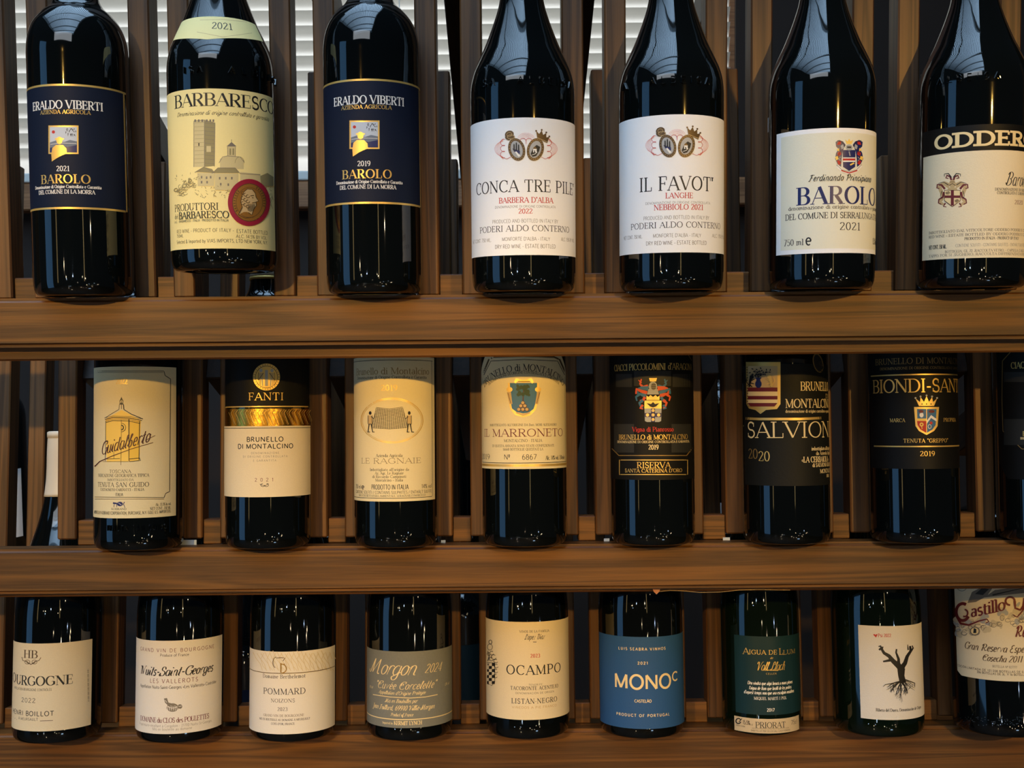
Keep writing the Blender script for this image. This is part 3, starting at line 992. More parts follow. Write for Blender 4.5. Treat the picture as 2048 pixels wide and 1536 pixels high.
# --- cream label with a walled town and a bronze medal
b = Bottle(0, 452, .0403, 'albeisa', 'dark wine bottle with cream label, sketched tower and crimson-ringed bronze medal', up=.0178)
b.label('d-86', 'd84', 178, 497, 'butter')
b.text('BARBARESCO', 350, 546, 212, 25, 'didone', 'black', .02, .95)
b.text('Denominazione di origine controllata e garantita', 354, 538, 230, 8.5, 'script', 'black', .05, 1.5)
rr = random.Random(11)
S, Wc = 'sketch', 'wash'
b.poly(Wc, [(388, 242), (409, 240), (409, 334), (388, 334)]); b.poly('sketch', [(409, 241), (430, 246), (429, 332), (409, 334)])
for k in range(11):
    yy = 246 + k * 8
    b.line(S, [(389, yy), (408, yy - 1)], .6); b.line('grey', [(410, yy), (429, yy + 2)], .7)
b.line('grey', [(388, 334), (388, 242), (409, 240), (430, 246), (429, 333)], 1.0); b.line('grey', [(409, 240), (409, 334)], 1.0)
for x in (389, 396, 403, 412, 419, 425): b.rect('grey', x, 239, x + 3.5, 244)
b.rect('black', 397, 286, 399, 292); b.rect('wash', 413, 292, 422, 304)
# bell tower, dome, roofs
b.poly(Wc, [(455, 292), (471, 292), (470, 340), (456, 340)]); b.poly('grey', [(453, 293), (463, 284), (473, 293)]); b.line('grey', [(463, 284), (463, 279)], 1)
b.rect('sketch', 459, 297, 462, 310); b.rect('sketch', 465, 297, 468, 310); b.line('grey', [(455, 294), (456, 338)], .9); b.line('grey', [(471, 294), (470, 338)], .9); b.line('grey', [(453, 314), (473, 314)], 1)
b.poly(Wc, [(440, 318), (452, 312), (480, 314), (487, 322), (487, 338), (440, 338)]); b.line('grey', [(438, 326), (445, 314), (455, 312), (480, 314), (488, 324)], 1)
b.ring(S, 479, 326, 9, 12, .9, 0, 180, 360)
b.poly('sketch', [(392, 344), (408, 334), (424, 338), (430, 346)]); b.poly('sketch', [(426, 346), (436, 336), (470, 336), (478, 346)])
b.poly(Wc, [(395, 346), (429, 346), (428, 372), (396, 372)]); b.poly(Wc, [(430, 347), (476, 347), (476, 380), (430, 380)]); b.poly(Wc, [(480, 344), (520, 348), (520, 378), (480, 378)])
b.line('grey', [(390, 345), (408, 334), (430, 346)], 1); b.line('grey', [(424, 347), (436, 336), (470, 336), (480, 347), (520, 350)], 1)
for x, y in ((402, 352), (412, 353), (420, 352), (402, 362), (413, 362), (438, 354), (450, 354), (462, 354), (440, 366), (455, 367), (528, 356), (536, 358)): b.rect('grey', x, y, x + 3, y + 5)
b.poly('sketch', [(520, 352), (534, 346), (546, 354), (546, 372), (522, 372)])
for k in range(110):
    u = rr.random()
    x = 350 + u * 196
    y = (348 + 44 * rr.random()) if x < 400 else (372 + 22 * rr.random())
    b.line(S, [(x, y), (x + rr.uniform(-5, 5), y + rr.uniform(-5, 4))], rr.uniform(.8, 2.0), .4)
for k in range(26):
    x = 350 + rr.random() * 40
    b.ring(S, x, 402 - (x - 350) * .8 + rr.uniform(-22, 3), rr.uniform(2, 5), rr.uniform(2, 4), 1.1, 0, 0, 300)
for k in range(14): b.line(S, [(522 + rr.random() * 24, 380 + rr.random() * 30), (526 + rr.random() * 20, 384 + rr.random() * 36)], 1.2, .4)
b.ell('crimson', 497.5, 405, 42, 47, n=48); b.ell('coin', 498, 405, 33.5, 38, n=44); b.ring('bronze', 498, 405, 33, 37.5, 1.4); b.ring('bronze', 498, 405, 26, 30, .8)
b.poly('tan', [(486, 384), (494, 378), (504, 379), (510, 387), (511, 394), (516, 402), (511, 404), (512, 411), (506, 418), (503, 430), (494, 424), (487, 424), (476, 430), (484, 414), (481, 404), (483, 394)])
b.line('bronze', [(484, 414), (481, 404), (483, 393), (487, 384), (494, 378), (504, 379), (510, 387), (511, 394), (516, 402), (511, 404), (512, 411), (507, 418), (503, 430), (496, 425)], 1.4)
for k in range(9): b.ring('bronze', 485 + (k % 3) * 5, 386 + k * 3.4, 3.4, 3, 1.1, 0, 0, 280)
for k in range(7): b.line('bronze', [(496 + k * 2, 408), (495 + k * 1.8, 424 - abs(k - 3))], .8)
b.line('bronze', [(500, 392), (507, 391)], 1.4); b.line('bronze', [(503, 395), (506, 396)], 1.2); b.line('bronze', [(503, 406), (510, 405)], 1.2); b.line('bronze', [(484, 414), (476, 430), (490, 436), (506, 434)], 1.6, .8)
for k in range(9):
    a = R_(150 + k * 9); b.line('bronze', [(498 + 27.5 * math.cos(a), 405 + 31.5 * math.sin(a)), (498 + 31.5 * math.cos(a), 405 + 36 * math.sin(a))], 1.6)
    a = R_(-60 + k * 9); b.line('bronze', [(498 + 27.5 * math.cos(a), 405 + 31.5 * math.sin(a)), (498 + 31.5 * math.cos(a), 405 + 36 * math.sin(a))], 1.6)
b.text('PRODUTTORI', 350, 437, 420, 13.5, 'serif', 'black', .04, 1.1)
b.text('del', 350, 357, 438, 9, 'serif', 'black'); b.text('BARBARESCO', 359, 458, 436, 13.5, 'serif', 'black', .04, 1.1)
b.text('S.A.C. - BARBARESCO - ITALIA · PRODOTTO IN ITALIA', 350, 457, 443, 4.4, 'sans', 'black')
b.text('RED WINE - PRODUCT OF ITALY -', 354, 468, 464, 7, 'sans', 'black', .12); b.text('ESTATE BOTTLED', 473, 535, 467, 7, 'sans', 'black', .1)
b.text('750ML', 354, 367, 475, 6, 'sans', 'black'); b.text('ALC. 14.5% BY VOL.', 472, 534, 477, 6.5, 'sans', 'black')
b.text('Selected & Imported by VIAS IMPORTS, LTD NEW YORK, N.Y.', 354, 535, 485, 7, 'sans', 'black')
emboss_ring(b, 'ALBEISA', 0, 152, 13, 455, 549)
emboss_ring(b, 'ISA', 0, 146, 13, 368, 406)
# neck label
b.lab = None
b.label('d-80', 'd80', 34, 80, 'butter', 'neck_label', xm=448, text='cream neck label with the year 2021', bot=(.0562, .0060))
b.text('2021', 423, 465, 58, 14, 'bserif', 'black')
b.line('tan', [(400, 40), (446, 39), (494, 44)], .8); b.line('tan', [(394, 64), (446, 74), (504, 66)], .8)
b.done()

# --- two white labels of one maker
def twin_ovals(b, cx, cy):
    for s in (-1, 1):
        for k in range(8):
            b.ring('pink', cx + s * 44, cy + 2, 8 + k * 1.5, 21 - k * .9, .32, 0, -85 if s > 0 else 95, 85 if s > 0 else 265)
        for k in range(3): b.ring('red', cx + s * 44, cy - 11 + k * 12, 6.5, 6.5, .8, 0, -110 if s > 0 else 70, 110 if s > 0 else 290)
        b.line('red', [(cx + s * 48, cy + 19), (cx + s * 38, cy + 22), (cx + s * 30, cy + 18)], .8)
        b.ell('bronze', cx + s * 18.5, cy + 3, 16.5, 23, s * 16, 36); b.ell('silver', cx + s * 18.5, cy + 3, 11.5, 17.5, s * 16, 30)
        for k in range(22):
            a = R_(k * 360 / 22); q = R_(s * 16)
            u, v = 14 * math.cos(a), 20.3 * math.sin(a)
            b.ell('tan', cx + s * 18.5 + u * math.cos(q) - v * math.sin(q), cy + 3 + u * math.sin(q) + v * math.cos(q), .7, .7, 0, 6)
    for k in range(5): b.ring('pink', cx, cy - 19, 4 + k * 3, 2 + k * 2.2, .4, 0, 180, 360)
    b.ring('red', cx - 6, cy - 14, 6, 5, .8, 0, 180, 380); b.ring('red', cx + 6, cy - 14, 6, 5, .8, 0, 160, 360)
    b.line('red', [(cx, cy - 14), (cx, cy - 8)], .8)
    # slim towers on a slope in the left oval, a house on a hill in the right one
    b.poly('navy', [(cx - 27, cy + 1), (cx - 12, cy + 6), (cx - 12, cy + 12), (cx - 18, cy + 12), (cx - 24, cy + 7)])
    for q, t in ((-25, -6), (-20.5, -9), (-16, -5)): b.poly('charcoal', [(cx + q, cy + 5), (cx + q, cy + t), (cx + q + 1.3, cy + t - 3), (cx + q + 2.6, cy + t), (cx + q + 3, cy + 6)])
    b.poly('white', [(cx - 22, cy + 8), (cx - 19, cy + 7), (cx - 11, cy + 16), (cx - 15, cy + 18)])
    b.poly('charcoal', [(cx + 9, cy + 12), (cx + 15, cy - 1), (cx + 21, cy - 6), (cx + 28, cy - 2), (cx + 26, cy + 6), (cx + 20, cy + 16), (cx + 13, cy + 18)])
    b.rect('white', cx + 14, cy + 2, cx + 21, cy + 9); b.poly('bronze', [(cx + 13, cy + 2), (cx + 17.5, cy - 3), (cx + 22, cy + 2)]); b.rect('charcoal', cx + 16, cy + 5, cx + 18, cy + 9); b.line('white', [(cx + 12, cy + 14), (cx + 18, cy + 12), (cx + 22, cy + 8)], 1)
    # hat and crown
    b.ell('bronze', cx - 33, cy - 27, 9, 7.5, -20); b.ell('bronze', cx - 36, cy - 20, 6, 4, 30); b.ell('bronze', cx - 27, cy - 22, 5, 4); b.ring('tan', cx - 33, cy - 27, 5, 4, .8); b.ring('tan', cx - 30, cy - 22, 7, 4, 1)
    b.poly('bronze', [(cx + 22, cy - 20), (cx + 20, cy - 34), (cx + 26, cy - 28), (cx + 31, cy - 35), (cx + 34, cy - 26), (cx + 40, cy - 30), (cx + 40, cy - 21), (cx + 46, cy - 22), (cx + 42, cy - 10)])
    for q in ((20, -34), (31, -36), (40, -31), (46, -23)): b.ell('bronze', cx + q[0], cy + q[1], 1.8, 1.8)
    b.line('tan', [(cx + 23, cy - 20), (cx + 42, cy - 12)], 1.0)

def white_twin(px, label, dx, dy, title, tx, lines, y0, y1):
    b = Bottle(0, px, .0403, 'albeisa', label)
    b.label('d-86', 'd86', y0, y1, 'white')
    twin_ovals(b, 1052 + dx, 296 + dy)
    b.text(title, *tx, 'lserif', 'black', .08, 1.25)
    for s, x0, x1, y, cap, st, col in lines: b.text(s, x0, x1, y, cap, st, col, .06)
    X = lambda v: v + dx
    Y = lambda v: v + dy
    b.text('PRODUCED AND BOTTLED IN ITALY BY', X(985), X(1116), Y(445), 7, 'lsans', 'grey', .06, 1.2)
    b.text('PODERI ALDO CONTERNO', X(960), X(1138), Y(462), 11.5, 'lserif', 'black', .08, 1.35)
    b.text("MONFORTE D'ALBA - ITALY", X(1004), X(1100), Y(481), 7, 'lsans', 'grey', .06, 1.3)
    b.text('NET CONT. 750 ML.', X(946), X(983), Y(485), 7, 'lsans', 'grey', .06, 1.2)
    b.text('ALC. 15% BY VOL.', X(1122), X(1148), Y(483), 7, 'lsans', 'grey', .06, 1.2)
    b.text('DRY RED WINE - ESTATE BOTTLED', X(990), X(1111), Y(496), 7.5, 'lsans', 'grey', .06, 1.4)
    return b

b = white_twin(1048, 'dark wine bottle with twin-oval emblem on white label, title as wide as the label', 0, 0,
  "CONCA TRE PILE'", (953, 1147, 383, 23), [("BARBERA D'ALBA", 998, 1106, 405, 10.5, 'bserif', 'red'), ('DENOMINAZIONE DI ORIGINE CONTROLLATA', 990, 1111, 415, 4.6, 'sans', 'grey'), ('2022', 1037, 1065, 427, 9.5, 'bserif', 'red')], 235, 510)
emboss_ring(b, 'ALBEISA', 0, 168, 14, 1034, 1140)
emboss_ring(b, 'SA', 0, 172, 14, 968, 990)
b.done()
b = white_twin(1342, 'dark wine bottle with twin-oval emblem on white label, short title above red lines', 302, -7,
  "IL FAVOT'", (1279, 1426, 380, 27), [('LANGHE', 1331, 1386, 396, 10.5, 'bserif', 'red'), ('DENOMINAZIONE DI ORIGINE CONTROLLATA', 1291, 1420, 407, 4.6, 'sans', 'grey'), ('NEBBIOLO 2021', 1308, 1406, 419, 10.5, 'bserif', 'red')], 229, 505)
emboss_ring(b, 'ALBEISA', 0, 166, 14, 1300, 1418)
emboss_ring(b, 'A', 0, 180, 14, 1246, 1256)
b.done()

# --- ivory label with a blue and red crest, turned to the right
b = Bottle(0, 1641, .0403, 'albeisa', 'dark wine bottle with white-edged ivory label, bright crest and navy title')
b.label(1553, 'd116', 256, 506, 'white', xm=1660)
b.label(1562, 'd110', 265, 497, 'ivory', 'label_field', xm=1660, new=False)
cx = 1698
b.poly('navy', [(cx - 13, 300), (cx + 13, 300), (cx + 12, 334), (cx, 342), (cx - 12, 334)]); b.rect('white', cx - 12, 315, cx + 12, 324); b.rect('red', cx - 12, 317, cx + 12, 321)
b.line('yolk', [(cx + 2, 330), (cx + 10, 326)], 3); b.line('silver', [(cx, 303), (cx + 2, 312)], 2)
b.ell('silver', cx, 295, 7, 6); b.poly('yolk', [(cx - 5, 288), (cx - 8, 279), (cx - 3, 283), (cx, 277), (cx + 3, 283), (cx + 8, 279), (cx + 5, 288)]); b.rect('black', cx - 4, 293, cx + 4, 296)
rr = random.Random(5)
for s in (-1, 1):
    P = lambda *q: [(cx + s * u, v) for u, v in q]
    b.poly('navy', P((7, 290), (12, 283), (20, 280), (27, 284), (26, 293), (21, 298), (26, 306), (28, 318), (23, 328), (16, 334), (15, 318), (13, 302)))
    b.poly('red', P((16, 282), (22, 284), (24, 290), (17, 289))); b.poly('red', P((17, 302), (23, 306), (22, 313), (16, 309))); b.poly('red', P((18, 320), (24, 322), (21, 330), (16, 327)))
    b.poly('silver', P((12, 288), (17, 292), (15, 299), (10, 296))); b.poly('yolk', P((23, 312), (28, 314), (26, 321), (21, 318))); b.poly('yolk', P((20, 296), (25, 300), (20, 303)))
    b.line('black', P((8, 292), (15, 284), (24, 281)), 1); b.line('black', P((16, 300), (22, 312), (17, 326)), .9); b.line('silver', P((17, 314), (21, 318), (17, 322)), 1.2)
b.line('white', [(cx - 24, 332), (cx - 14, 342), (cx, 346), (cx + 14, 342), (cx + 24, 331)], 6); b.line('black', [(cx - 25, 330), (cx - 14, 340), (cx, 343), (cx + 14, 340), (cx + 25, 329)], .7)
b.line('red', [(cx - 16, 341), (cx, 346), (cx + 16, 341)], 2.2)
b.text('Ferdinando Principiano', 1617, None, 361, 12.5, 'hand', 'black', .07, 1.7, mirror=1690)
b.text('BAROLO', 1594, None, 407, 34, 'didone', 'navy', .10, 1.0, mirror=1690)
b.text('denominazione di origine controllata e garantita', 1577, None, 417, 7.5, 'bserif', 'black', .05, 1, mirror=1694)
b.text("DEL COMUNE DI SERRALUNGA D'ALBA", 1571, None, 436, 11.5, 'bserif', 'black', .04, .95, mirror=1694)
b.text('2021', 1679, 1720, 460, 15, 'serif', 'black', .08)
b.text('750 ml', 1568, 1607, 491, 12, 'serif', 'black', .05); b.text('e', 1611, 1623, 490, 22, 'bsans', 'black', wt=.7)
b.text('13.5% vol', 1745, None, 489, 12, 'serif', 'black', .05, mirror=1749)
b.lab = None
b.label(1526, 1537, 237, 265, 'white', 'side_sticker', xm=1536)
b.text('SN', 1528, 1536, 252, 7, 'bsans', 'navy'); b.text('IIII', 1528, 1536, 262, 5, 'sans', 'black')
b.done()

# --- cream label under a black band, cut by the right edge of the picture
b = Bottle(0, 1941, .0403, 'albeisa', 'dark wine bottle with cream label under a black band, cut by the right edge')
b.label(1846, 'd112', 250, 516, 'cream')
b.label(1846, 'd112', 250, 302, 'black', 'label_band', new=False)
b.text('ODDERO', 1870, None, 289, 26, 'slab', 'cream', .10, 1.0, mirror=1986)
cx, cy = 1905, 382
for s in (-1, 1):   # mantling round the shield
    b.line('tan', [(cx + s * 6, cy - 10), (cx + s * 16, cy - 15), (cx + s * 26, cy - 8), (cx + s * 22, cy + 2), (cx + s * 18, cy + 12), (cx + s * 25, cy + 22), (cx + s * 17, cy + 28)], 10, 5)
    b.line('maroon', [(cx + s * 15, cy - 4), (cx + s * 22, cy - 12), (cx + s * 30, cy - 13), (cx + s * 31, cy - 6), (cx + s * 26, cy - 5)], 4.5, 2)
    b.line('black', [(cx + s * 8, cy - 12), (cx + s * 18, cy - 18), (cx + s * 28, cy - 15)], 1.6, .8)
    b.line('maroon', [(cx + s * 17, cy + 2), (cx + s * 19, cy + 12), (cx + s * 27, cy + 17), (cx + s * 28, cy + 24), (cx + s * 22, cy + 27)], 4.5, 2)
    b.line('black', [(cx + s * 21, cy), (cx + s * 24, cy + 10), (cx + s * 20, cy + 16)], 1.4, .7); b.line('maroon', [(cx + s * 14, cy + 24), (cx + s * 18, cy + 31), (cx + s * 12, cy + 32)], 3, 1.4)
    b.line('maroon', [(cx + s * 2, cy - 22), (cx + s * 5, cy - 29), (cx + s * 11, cy - 31), (cx + s * 13, cy - 26), (cx + s * 8, cy - 25)], 4, 2)
    b.line('black', [(cx + s * 2, cy - 27), (cx + s * 8, cy - 35), (cx + s * 16, cy - 34), (cx + s * 16, cy - 29)], 2.4, 1.0)
b.ell('tan', cx, cy - 14, 6.5, 8); b.line('bronze', [(cx - 6, cy - 11), (cx, cy - 15), (cx + 6, cy - 11)], 1.4); b.line('bronze', [(cx - 5, cy - 18), (cx + 5, cy - 18)], 1); b.poly('tan', [(cx - 8, cy - 7), (cx + 8, cy - 7), (cx + 11, cy), (cx - 11, cy)])
b.poly('brown', [(cx - 16, cy - 2), (cx + 16, cy - 2), (cx + 16, cy + 20), (cx, cy + 32), (cx - 16, cy + 20)]); b.poly('cream', [(cx - 15, cy - 1), (cx + 15, cy - 1), (cx + 15, cy + 19), (cx, cy + 30.5), (cx - 15, cy + 19)])
b.rect('maroon', cx - 3, cy - 1, cx + 3, cy + 29); b.rect('maroon', cx - 15, cy + 9, cx + 15, cy + 14)
for u, v in ((-9, 4), (9, 20)):
    b.ell('tan', cx + u, cy + v, 4.6, 3.8); b.line('black', [(cx + u - 4, cy + v), (cx + u + 3, cy + v - 3)], 1); b.line('black', [(cx + u - 3, cy + v + 2), (cx + u + 4, cy + v - 1)], 1)
b.text('Barolo', 2010, None, 372, 27, 'script', 'black', .04, 1, mirror=2036)
b.text('DENOMINAZIONE DI ORIGINE', 1990, None, 382, 5.4, 'bserif', 'black', .12, mirror=2030)
b.text('CONTROLLATA E GARANTITA', 1994, None, 389, 5.4, 'bserif', 'black', .10, mirror=2030)
b.text('2020', 2029, 2045, 409, 8.5, 'serif', 'maroon', .08)
b.text('IMBOTTIGLIATO DAL VITICOLTORE ODDERO PODERI E CANTINE', 1858, None, 462, 5, 'bserif', 'black', .06, mirror=1975)
b.text('RED WINE - ESTATE BOTTLED BY ODDERO PODERI E CANTINE', 1858, None, 470.5, 5, 'bserif', 'black', .06, mirror=1975)
b.text('PRODOTTO IN ITALIA - PRODUCT OF ITALY', 1929, None, 478.5, 5.2, 'bserif', 'black', .05, mirror=1990)
b.text('NET CONT. 750 ML.', 1858, 1893, 498, 8, 'serif', 'black', .04)
b.text('CONTIENE SOLFITI - CONTAINS SULFITES - ENTHÄLT SULFITE', 1911, None, 492, 6, 'lsans', 'grey', mirror=1992)
b.text('BOTTIGLIA: GL 72 (RACCOLTA VETRO) - CAPSULA: C/ALU 90', 1890, None, 503, 5, 'serif', 'black', mirror=1985)
b.text('TAPPO: FOR 51 (SUGHERO) RACCOLTA DIFFERENZIATA DEDICATA', 1858, None, 510, 5, 'serif', 'black', mirror=1975)
emboss_ring(b, 'ALBEISA', 0, 160, 13, 1876, 2000)
b.done()
# ================================================================ middle tier
# --- straw label with a little chapel and a signature
b = Bottle(1, 279, .0385, 'bordeaux', 'dark wine bottle with straw label, line-drawn yellow chapel and rising brown signature', capsule='capsulered')
b.label('d-88', 352, 733, 1036, 'straw')
bl = [(192, 743), (333, 743), (335, 752), (343, 760), (341, 984), (333, 988), (330, 996), (189, 996)]
b.line('black', [(192, 742), (328, 742)], 1.0); b.line('black', [(192, 745), (326, 745)], .7)
b.line('black', [(328, 743), (330, 751), (341, 758), (339, 983), (331, 987), (328, 995)], 1.3)
b.line('black', [(190, 994), (328, 995)], 1.0); b.line('bronze', [(190, 998), (328, 998)], 1.0)
b.text('2022', 232, 255, 768, 10.5, 'serif', 'gold', .05)
b.poly('yolk', [(211, 838), (243, 820), (282, 840), (279, 922), (214, 924)])
b.poly('yellow', [(258, 842), (279, 842), (278, 918), (258, 922)])
ln = lambda p, w=1.1, w2=None: b.line('black', p, w, w2)
ln([(243, 794), (243, 818)], 1.2); ln([(243, 796), (240, 802), (240, 806), (246, 806), (246, 802), (243, 796)], 1.5); b.rect('black', 239, 807, 247, 809); ln([(239, 809), (238, 819)], 1); ln([(247, 809), (248, 819)], 2)
ln([(238, 819), (226, 826), (210, 836)], 1); ln([(248, 819), (262, 828), (286, 838)], 1.6)
for k, o in enumerate((0, 3, 6, 9)): ln([(209 + o * .4, 836 + o), (226, 832 + o), (258, 833 + o), (286 - o * .6, 838 + o)], (.8, 1.5, .8, 1.2)[k])
ln([(212, 842), (211, 922)], .8); ln([(258, 838), (258, 921)], 2.0, 1.2); ln([(279, 842), (278, 920)], 1.3); ln([(243, 840), (242, 930)], .7); ln([(228, 900), (228, 918)], .7)
ln([(212, 918), (240, 917)], .9); ln([(258, 918), (279, 916), (281, 921), (260, 923), (258, 921)], 1.2); ln([(206, 923), (258, 923)], .7)
b.ring('black', 243, 855, 8.5, 8.5, .9, 0, -90, 90); b.ring('black', 243, 855, 4, 4.5, 2.0, 0, -90, 90)
b.text('Guidalberto', 203, 300, 900, 25, 'hand', 'brown', .02, 1.25, arc=[(203, 910), (252, 896), (302, 882)])
b.line('brown', [(190, 933), (200, 923), (225, 912), (262, 898), (306, 885)], 1.8, 1.0); b.line('brown', [(292, 880), (310, 871)], 1.0)
for s, x0, x1, y, cap, st in (('TOSCANA', 219, 262, 946, 6.5, 'serif'), ('INDICAZIONE GEOGRAFICA TIPICA', 197, 298, 954, 6, 'serif'), ('IMBOTTIGLIATO DA', 215, 267, 962, 4.6, 'serif'), ('TENUTA SAN GUIDO', 196, 298, 974, 9, 'serif'),
    ('CASTAGNETO CARDUCCI - ITALIA', 201, 288, 982, 5, 'bserif'), ('ITALIA', 231, 246, 992, 6, 'sans'), ('KOBRAND', 223, 253, 1020, 4, 'bserif'), ('Alc. 13.5% by vol.', 311, 342, 1011, 5.5, 'serif'), ('NET CONT. 750 ML', 300, 341, 1019, 5.5, 'serif')):
    b.text(s, x0, x1, y, cap, st, 'black', .08)
b.text('IMPORTED BY KOBRAND CORPORATION, PURCHASE, N.Y.-SOLE U.S. IMPORTERS', 189, 341, 1029, 6, 'sans', 'black')
b.ell('navy', 240, 1008, 6, 4.5); b.line('navy', [(226, 1006), (234, 1007)], 3); b.line('navy', [(229, 1006), (228, 1014)], 1.2); b.line('navy', [(233, 1006), (234, 1014)], 1.2); b.line('navy', [(249, 1004), (247, 1008), (250, 1015)], 2, 1); b.line('white', [(237, 1006), (243, 1010)], .8)
emboss_ring(b, 'TENUTA SAN GUIDO', 0, 1061, 10.5, 215, 331)
b.done()

# --- black top, gold band, sand paper
b = Bottle(1, 537, .0373, 'bordeaux', 'dark wine bottle with gold-banded label, black above and sand below', capsule='capsulewhite')
link_mesh('capsule_band', ring_mesh('capsule_band', [(b.rad(h) + .0009, h) for h in (.2362, .2375, .2388)], 48), PAL['gold'], b.root, True)
b.label('d-86', 'd86', 690, 814, 'black', 'label_top', text='black upper label')
b.band('gold', 'd-70', 'd80', 813, 2.5)
b.ell('gold', 533, 754, 27, 27, n=40); b.ring('black', 533, 754, 22, 22, 1); b.rect('silver', 530, 740, 536, 772)
for s in (-1, 1):
    b.ell('silver', 533 + s * 11, 741, 3.2, 3.6); b.poly('tan', [(533 + s * 6, 746), (533 + s * 15, 746), (533 + s * 14, 758), (533 + s * 8, 758)]); b.line('silver', [(533 + s * 9, 757), (533 + s * 8, 772)], 3, 2); b.line('tan', [(533 + s * 13, 757), (533 + s * 13, 772)], 3, 2); b.line('black', [(533 + s * 6, 746), (533 + s * 16, 760)], .9); b.line('black', [(533 + s * 16, 745), (533 + s * 17, 771)], .8)
for k in range(30):
    a = R_(k * 12)
    b.line('black', [(533 + 23.5 * math.cos(a), 754 + 23.5 * math.sin(a)), (533 + 26 * math.cos(a), 754 + 26 * math.sin(a))], .9)
b.text('FANTI', 497, 567, 800, 14.5, 'lserif', 'gold', .12, 1.3)
b.label('d-86', 'd86', 817, 853, 'goldfoil', 'gold_band', text='embossed gold band')
rr = random.Random(8)
for k in range(17):
    x = 458 + k * 9.6
    b.line('dullgold', [(x + 5, 819), (x, 825), (x + 4, 834), (x + 8, 842), (x + 11, 850)], 1.6, 1.0); b.line('gold', [(x + 8, 820), (x + 4, 826), (x + 8, 836), (x + 13, 849)], 1.2, .8)
b.label('d-86', 'd86', 852, 994, 'sand', 'label')
b.band('black', 'd-86', 'd86', 856, 1.2)
b.text('BRUNELLO', 494, 566, 883, 9, 'bsans', 'black', .12); b.text('DI MONTALCINO', 477, 585, 897, 9, 'bsans', 'black', .12)
for s, x0, x1, y in (('DENOMINAZIONE', 503, 558, 908), ('DI ORIGINE CONTROLLATA', 487, 574, 915), ('E GARANTITA', 507, 552, 923)): b.text(s, x0, x1, y, 4, 'sans', 'grey', .35)
b.text('2021', 510, 547, 963, 7, 'sans', 'maroon', .75)
b.ring('black', 526, 970, 4, 3, 1, 0, 0, 270); b.ring('black', 533, 970, 4, 3, 1, 0, -90, 180); b.line('black', [(520, 968), (530, 972), (537, 967)], 1)
b.done()

# --- straw label, two figures holding a net inside a gold oval
b = Bottle(1, 793, .0370, 'bordeaux', 'dark wine bottle with straw label, gold oval around two figures holding a net')
b.label('d-87', 869, 713, 1003, 'straw')
b.band('black', 'd-86', 865, 720, 1.1); b.band('black', 'd-86', 864, 996.5, 1.1); b.post('black', 864, 720, 996, 1.2); b.post('black', 'd-81', 720, 996, 1.2)
b.text('Brunello di Montalcino', 713, 858, 748, 13, 'serif', 'dullgold', .03); b.text('Denominazione di Origine Controllata e Garantita', 715, 853, 757, 6, 'serif', 'black', .04, 1.1)
b.text('2019', 762, 795, 781, 11, 'serif', 'gold', .06)
b.ring('gold', 784, 841, 62, 45, 1.6); b.ring('gold', 784, 841, 59, 42.5, 1.0)
for k in range(15):
    u = k / 14
    x0, x1, y = 753 - 9 * u, 805 + 10 * u, 815 + 40 * u
    b.line('black', [(x0, y), ((x0 + x1) / 2, y + 3), (x1, y - 1)], .8)
for k in range(17):
    u = k / 16
    b.line('black', [(753 + 52 * u, 815 + 3 * math.sin(math.pi * u)), (744 + 71 * u, 856 + 2 * math.sin(math.pi * u))], .6)
for s, x in ((1, 741), (-1, 818)):
    b.ell('black', x, 826, 2.6, 3.6); b.poly('tan', [(x - 4, 831), (x + 4, 831), (x + 4, 847), (x - 4, 847)]); b.line('black', [(x - 4, 831), (x - 4, 848), (x + 4, 848), (x + 4, 831)], 1)
    b.line('black', [(x - 2, 848), (x - 4, 864)], 2, 1.4); b.line('black', [(x + 2, 848), (x + 5, 864)], 2, 1.4); b.line('black', [(x - 5, 864), (x, 864)], 1.2); b.line('black', [(x + 4, 864), (x + 9, 864)], 1.2); b.line('black', [(x + s * 2, 833), (x + s * 8, 838), (x + s * 10, 826)], 1.4, .9)
for s, x0, x1, y, cap, st, col in (('Azienda Agricola', 752, 805, 914, 6, 'serif', 'black'), ('LE RAGNAIE', 723, 842, 927, 10.5, 'lserif', 'bronze'), ("Imbottigliato all'origine da", 740, 818, 942, 5.5, 'serif', 'black'), ('Az. Agr. Le Ragnaie', 750, 807, 949, 5.5, 'serif', 'black'),
    ('di Riccardo Campinoti', 745, 812, 956, 5.5, 'serif', 'black'), ('Montalcino - Italia', 751, 806, 963, 5.5, 'serif', 'black'), ('750 ml', 712, 722, 977, 8, 'sans', 'black'), ('e', 723, 729, 978, 10, 'bsans', 'black'), ('PRODOTTO IN ITALIA', 743, 817, 979, 9.5, 'sans', 'black'), ('14% vol', 843, 863, 976, 8, 'sans', 'black'),
    ('CONTIENE SOLFITI / CONTAINS SULPHITES / ENTHÄLT SULFITE', 712, 863, 988, 6, 'sans', 'black'), ('INFO ETICHETTATURA AMBIENTALE: LERAGNAIE.COM/RICICLO', 718, 851, 994, 4, 'serif', 'black')): b.text(s, x0, x1, y, cap, st, col, .07)
b.done()

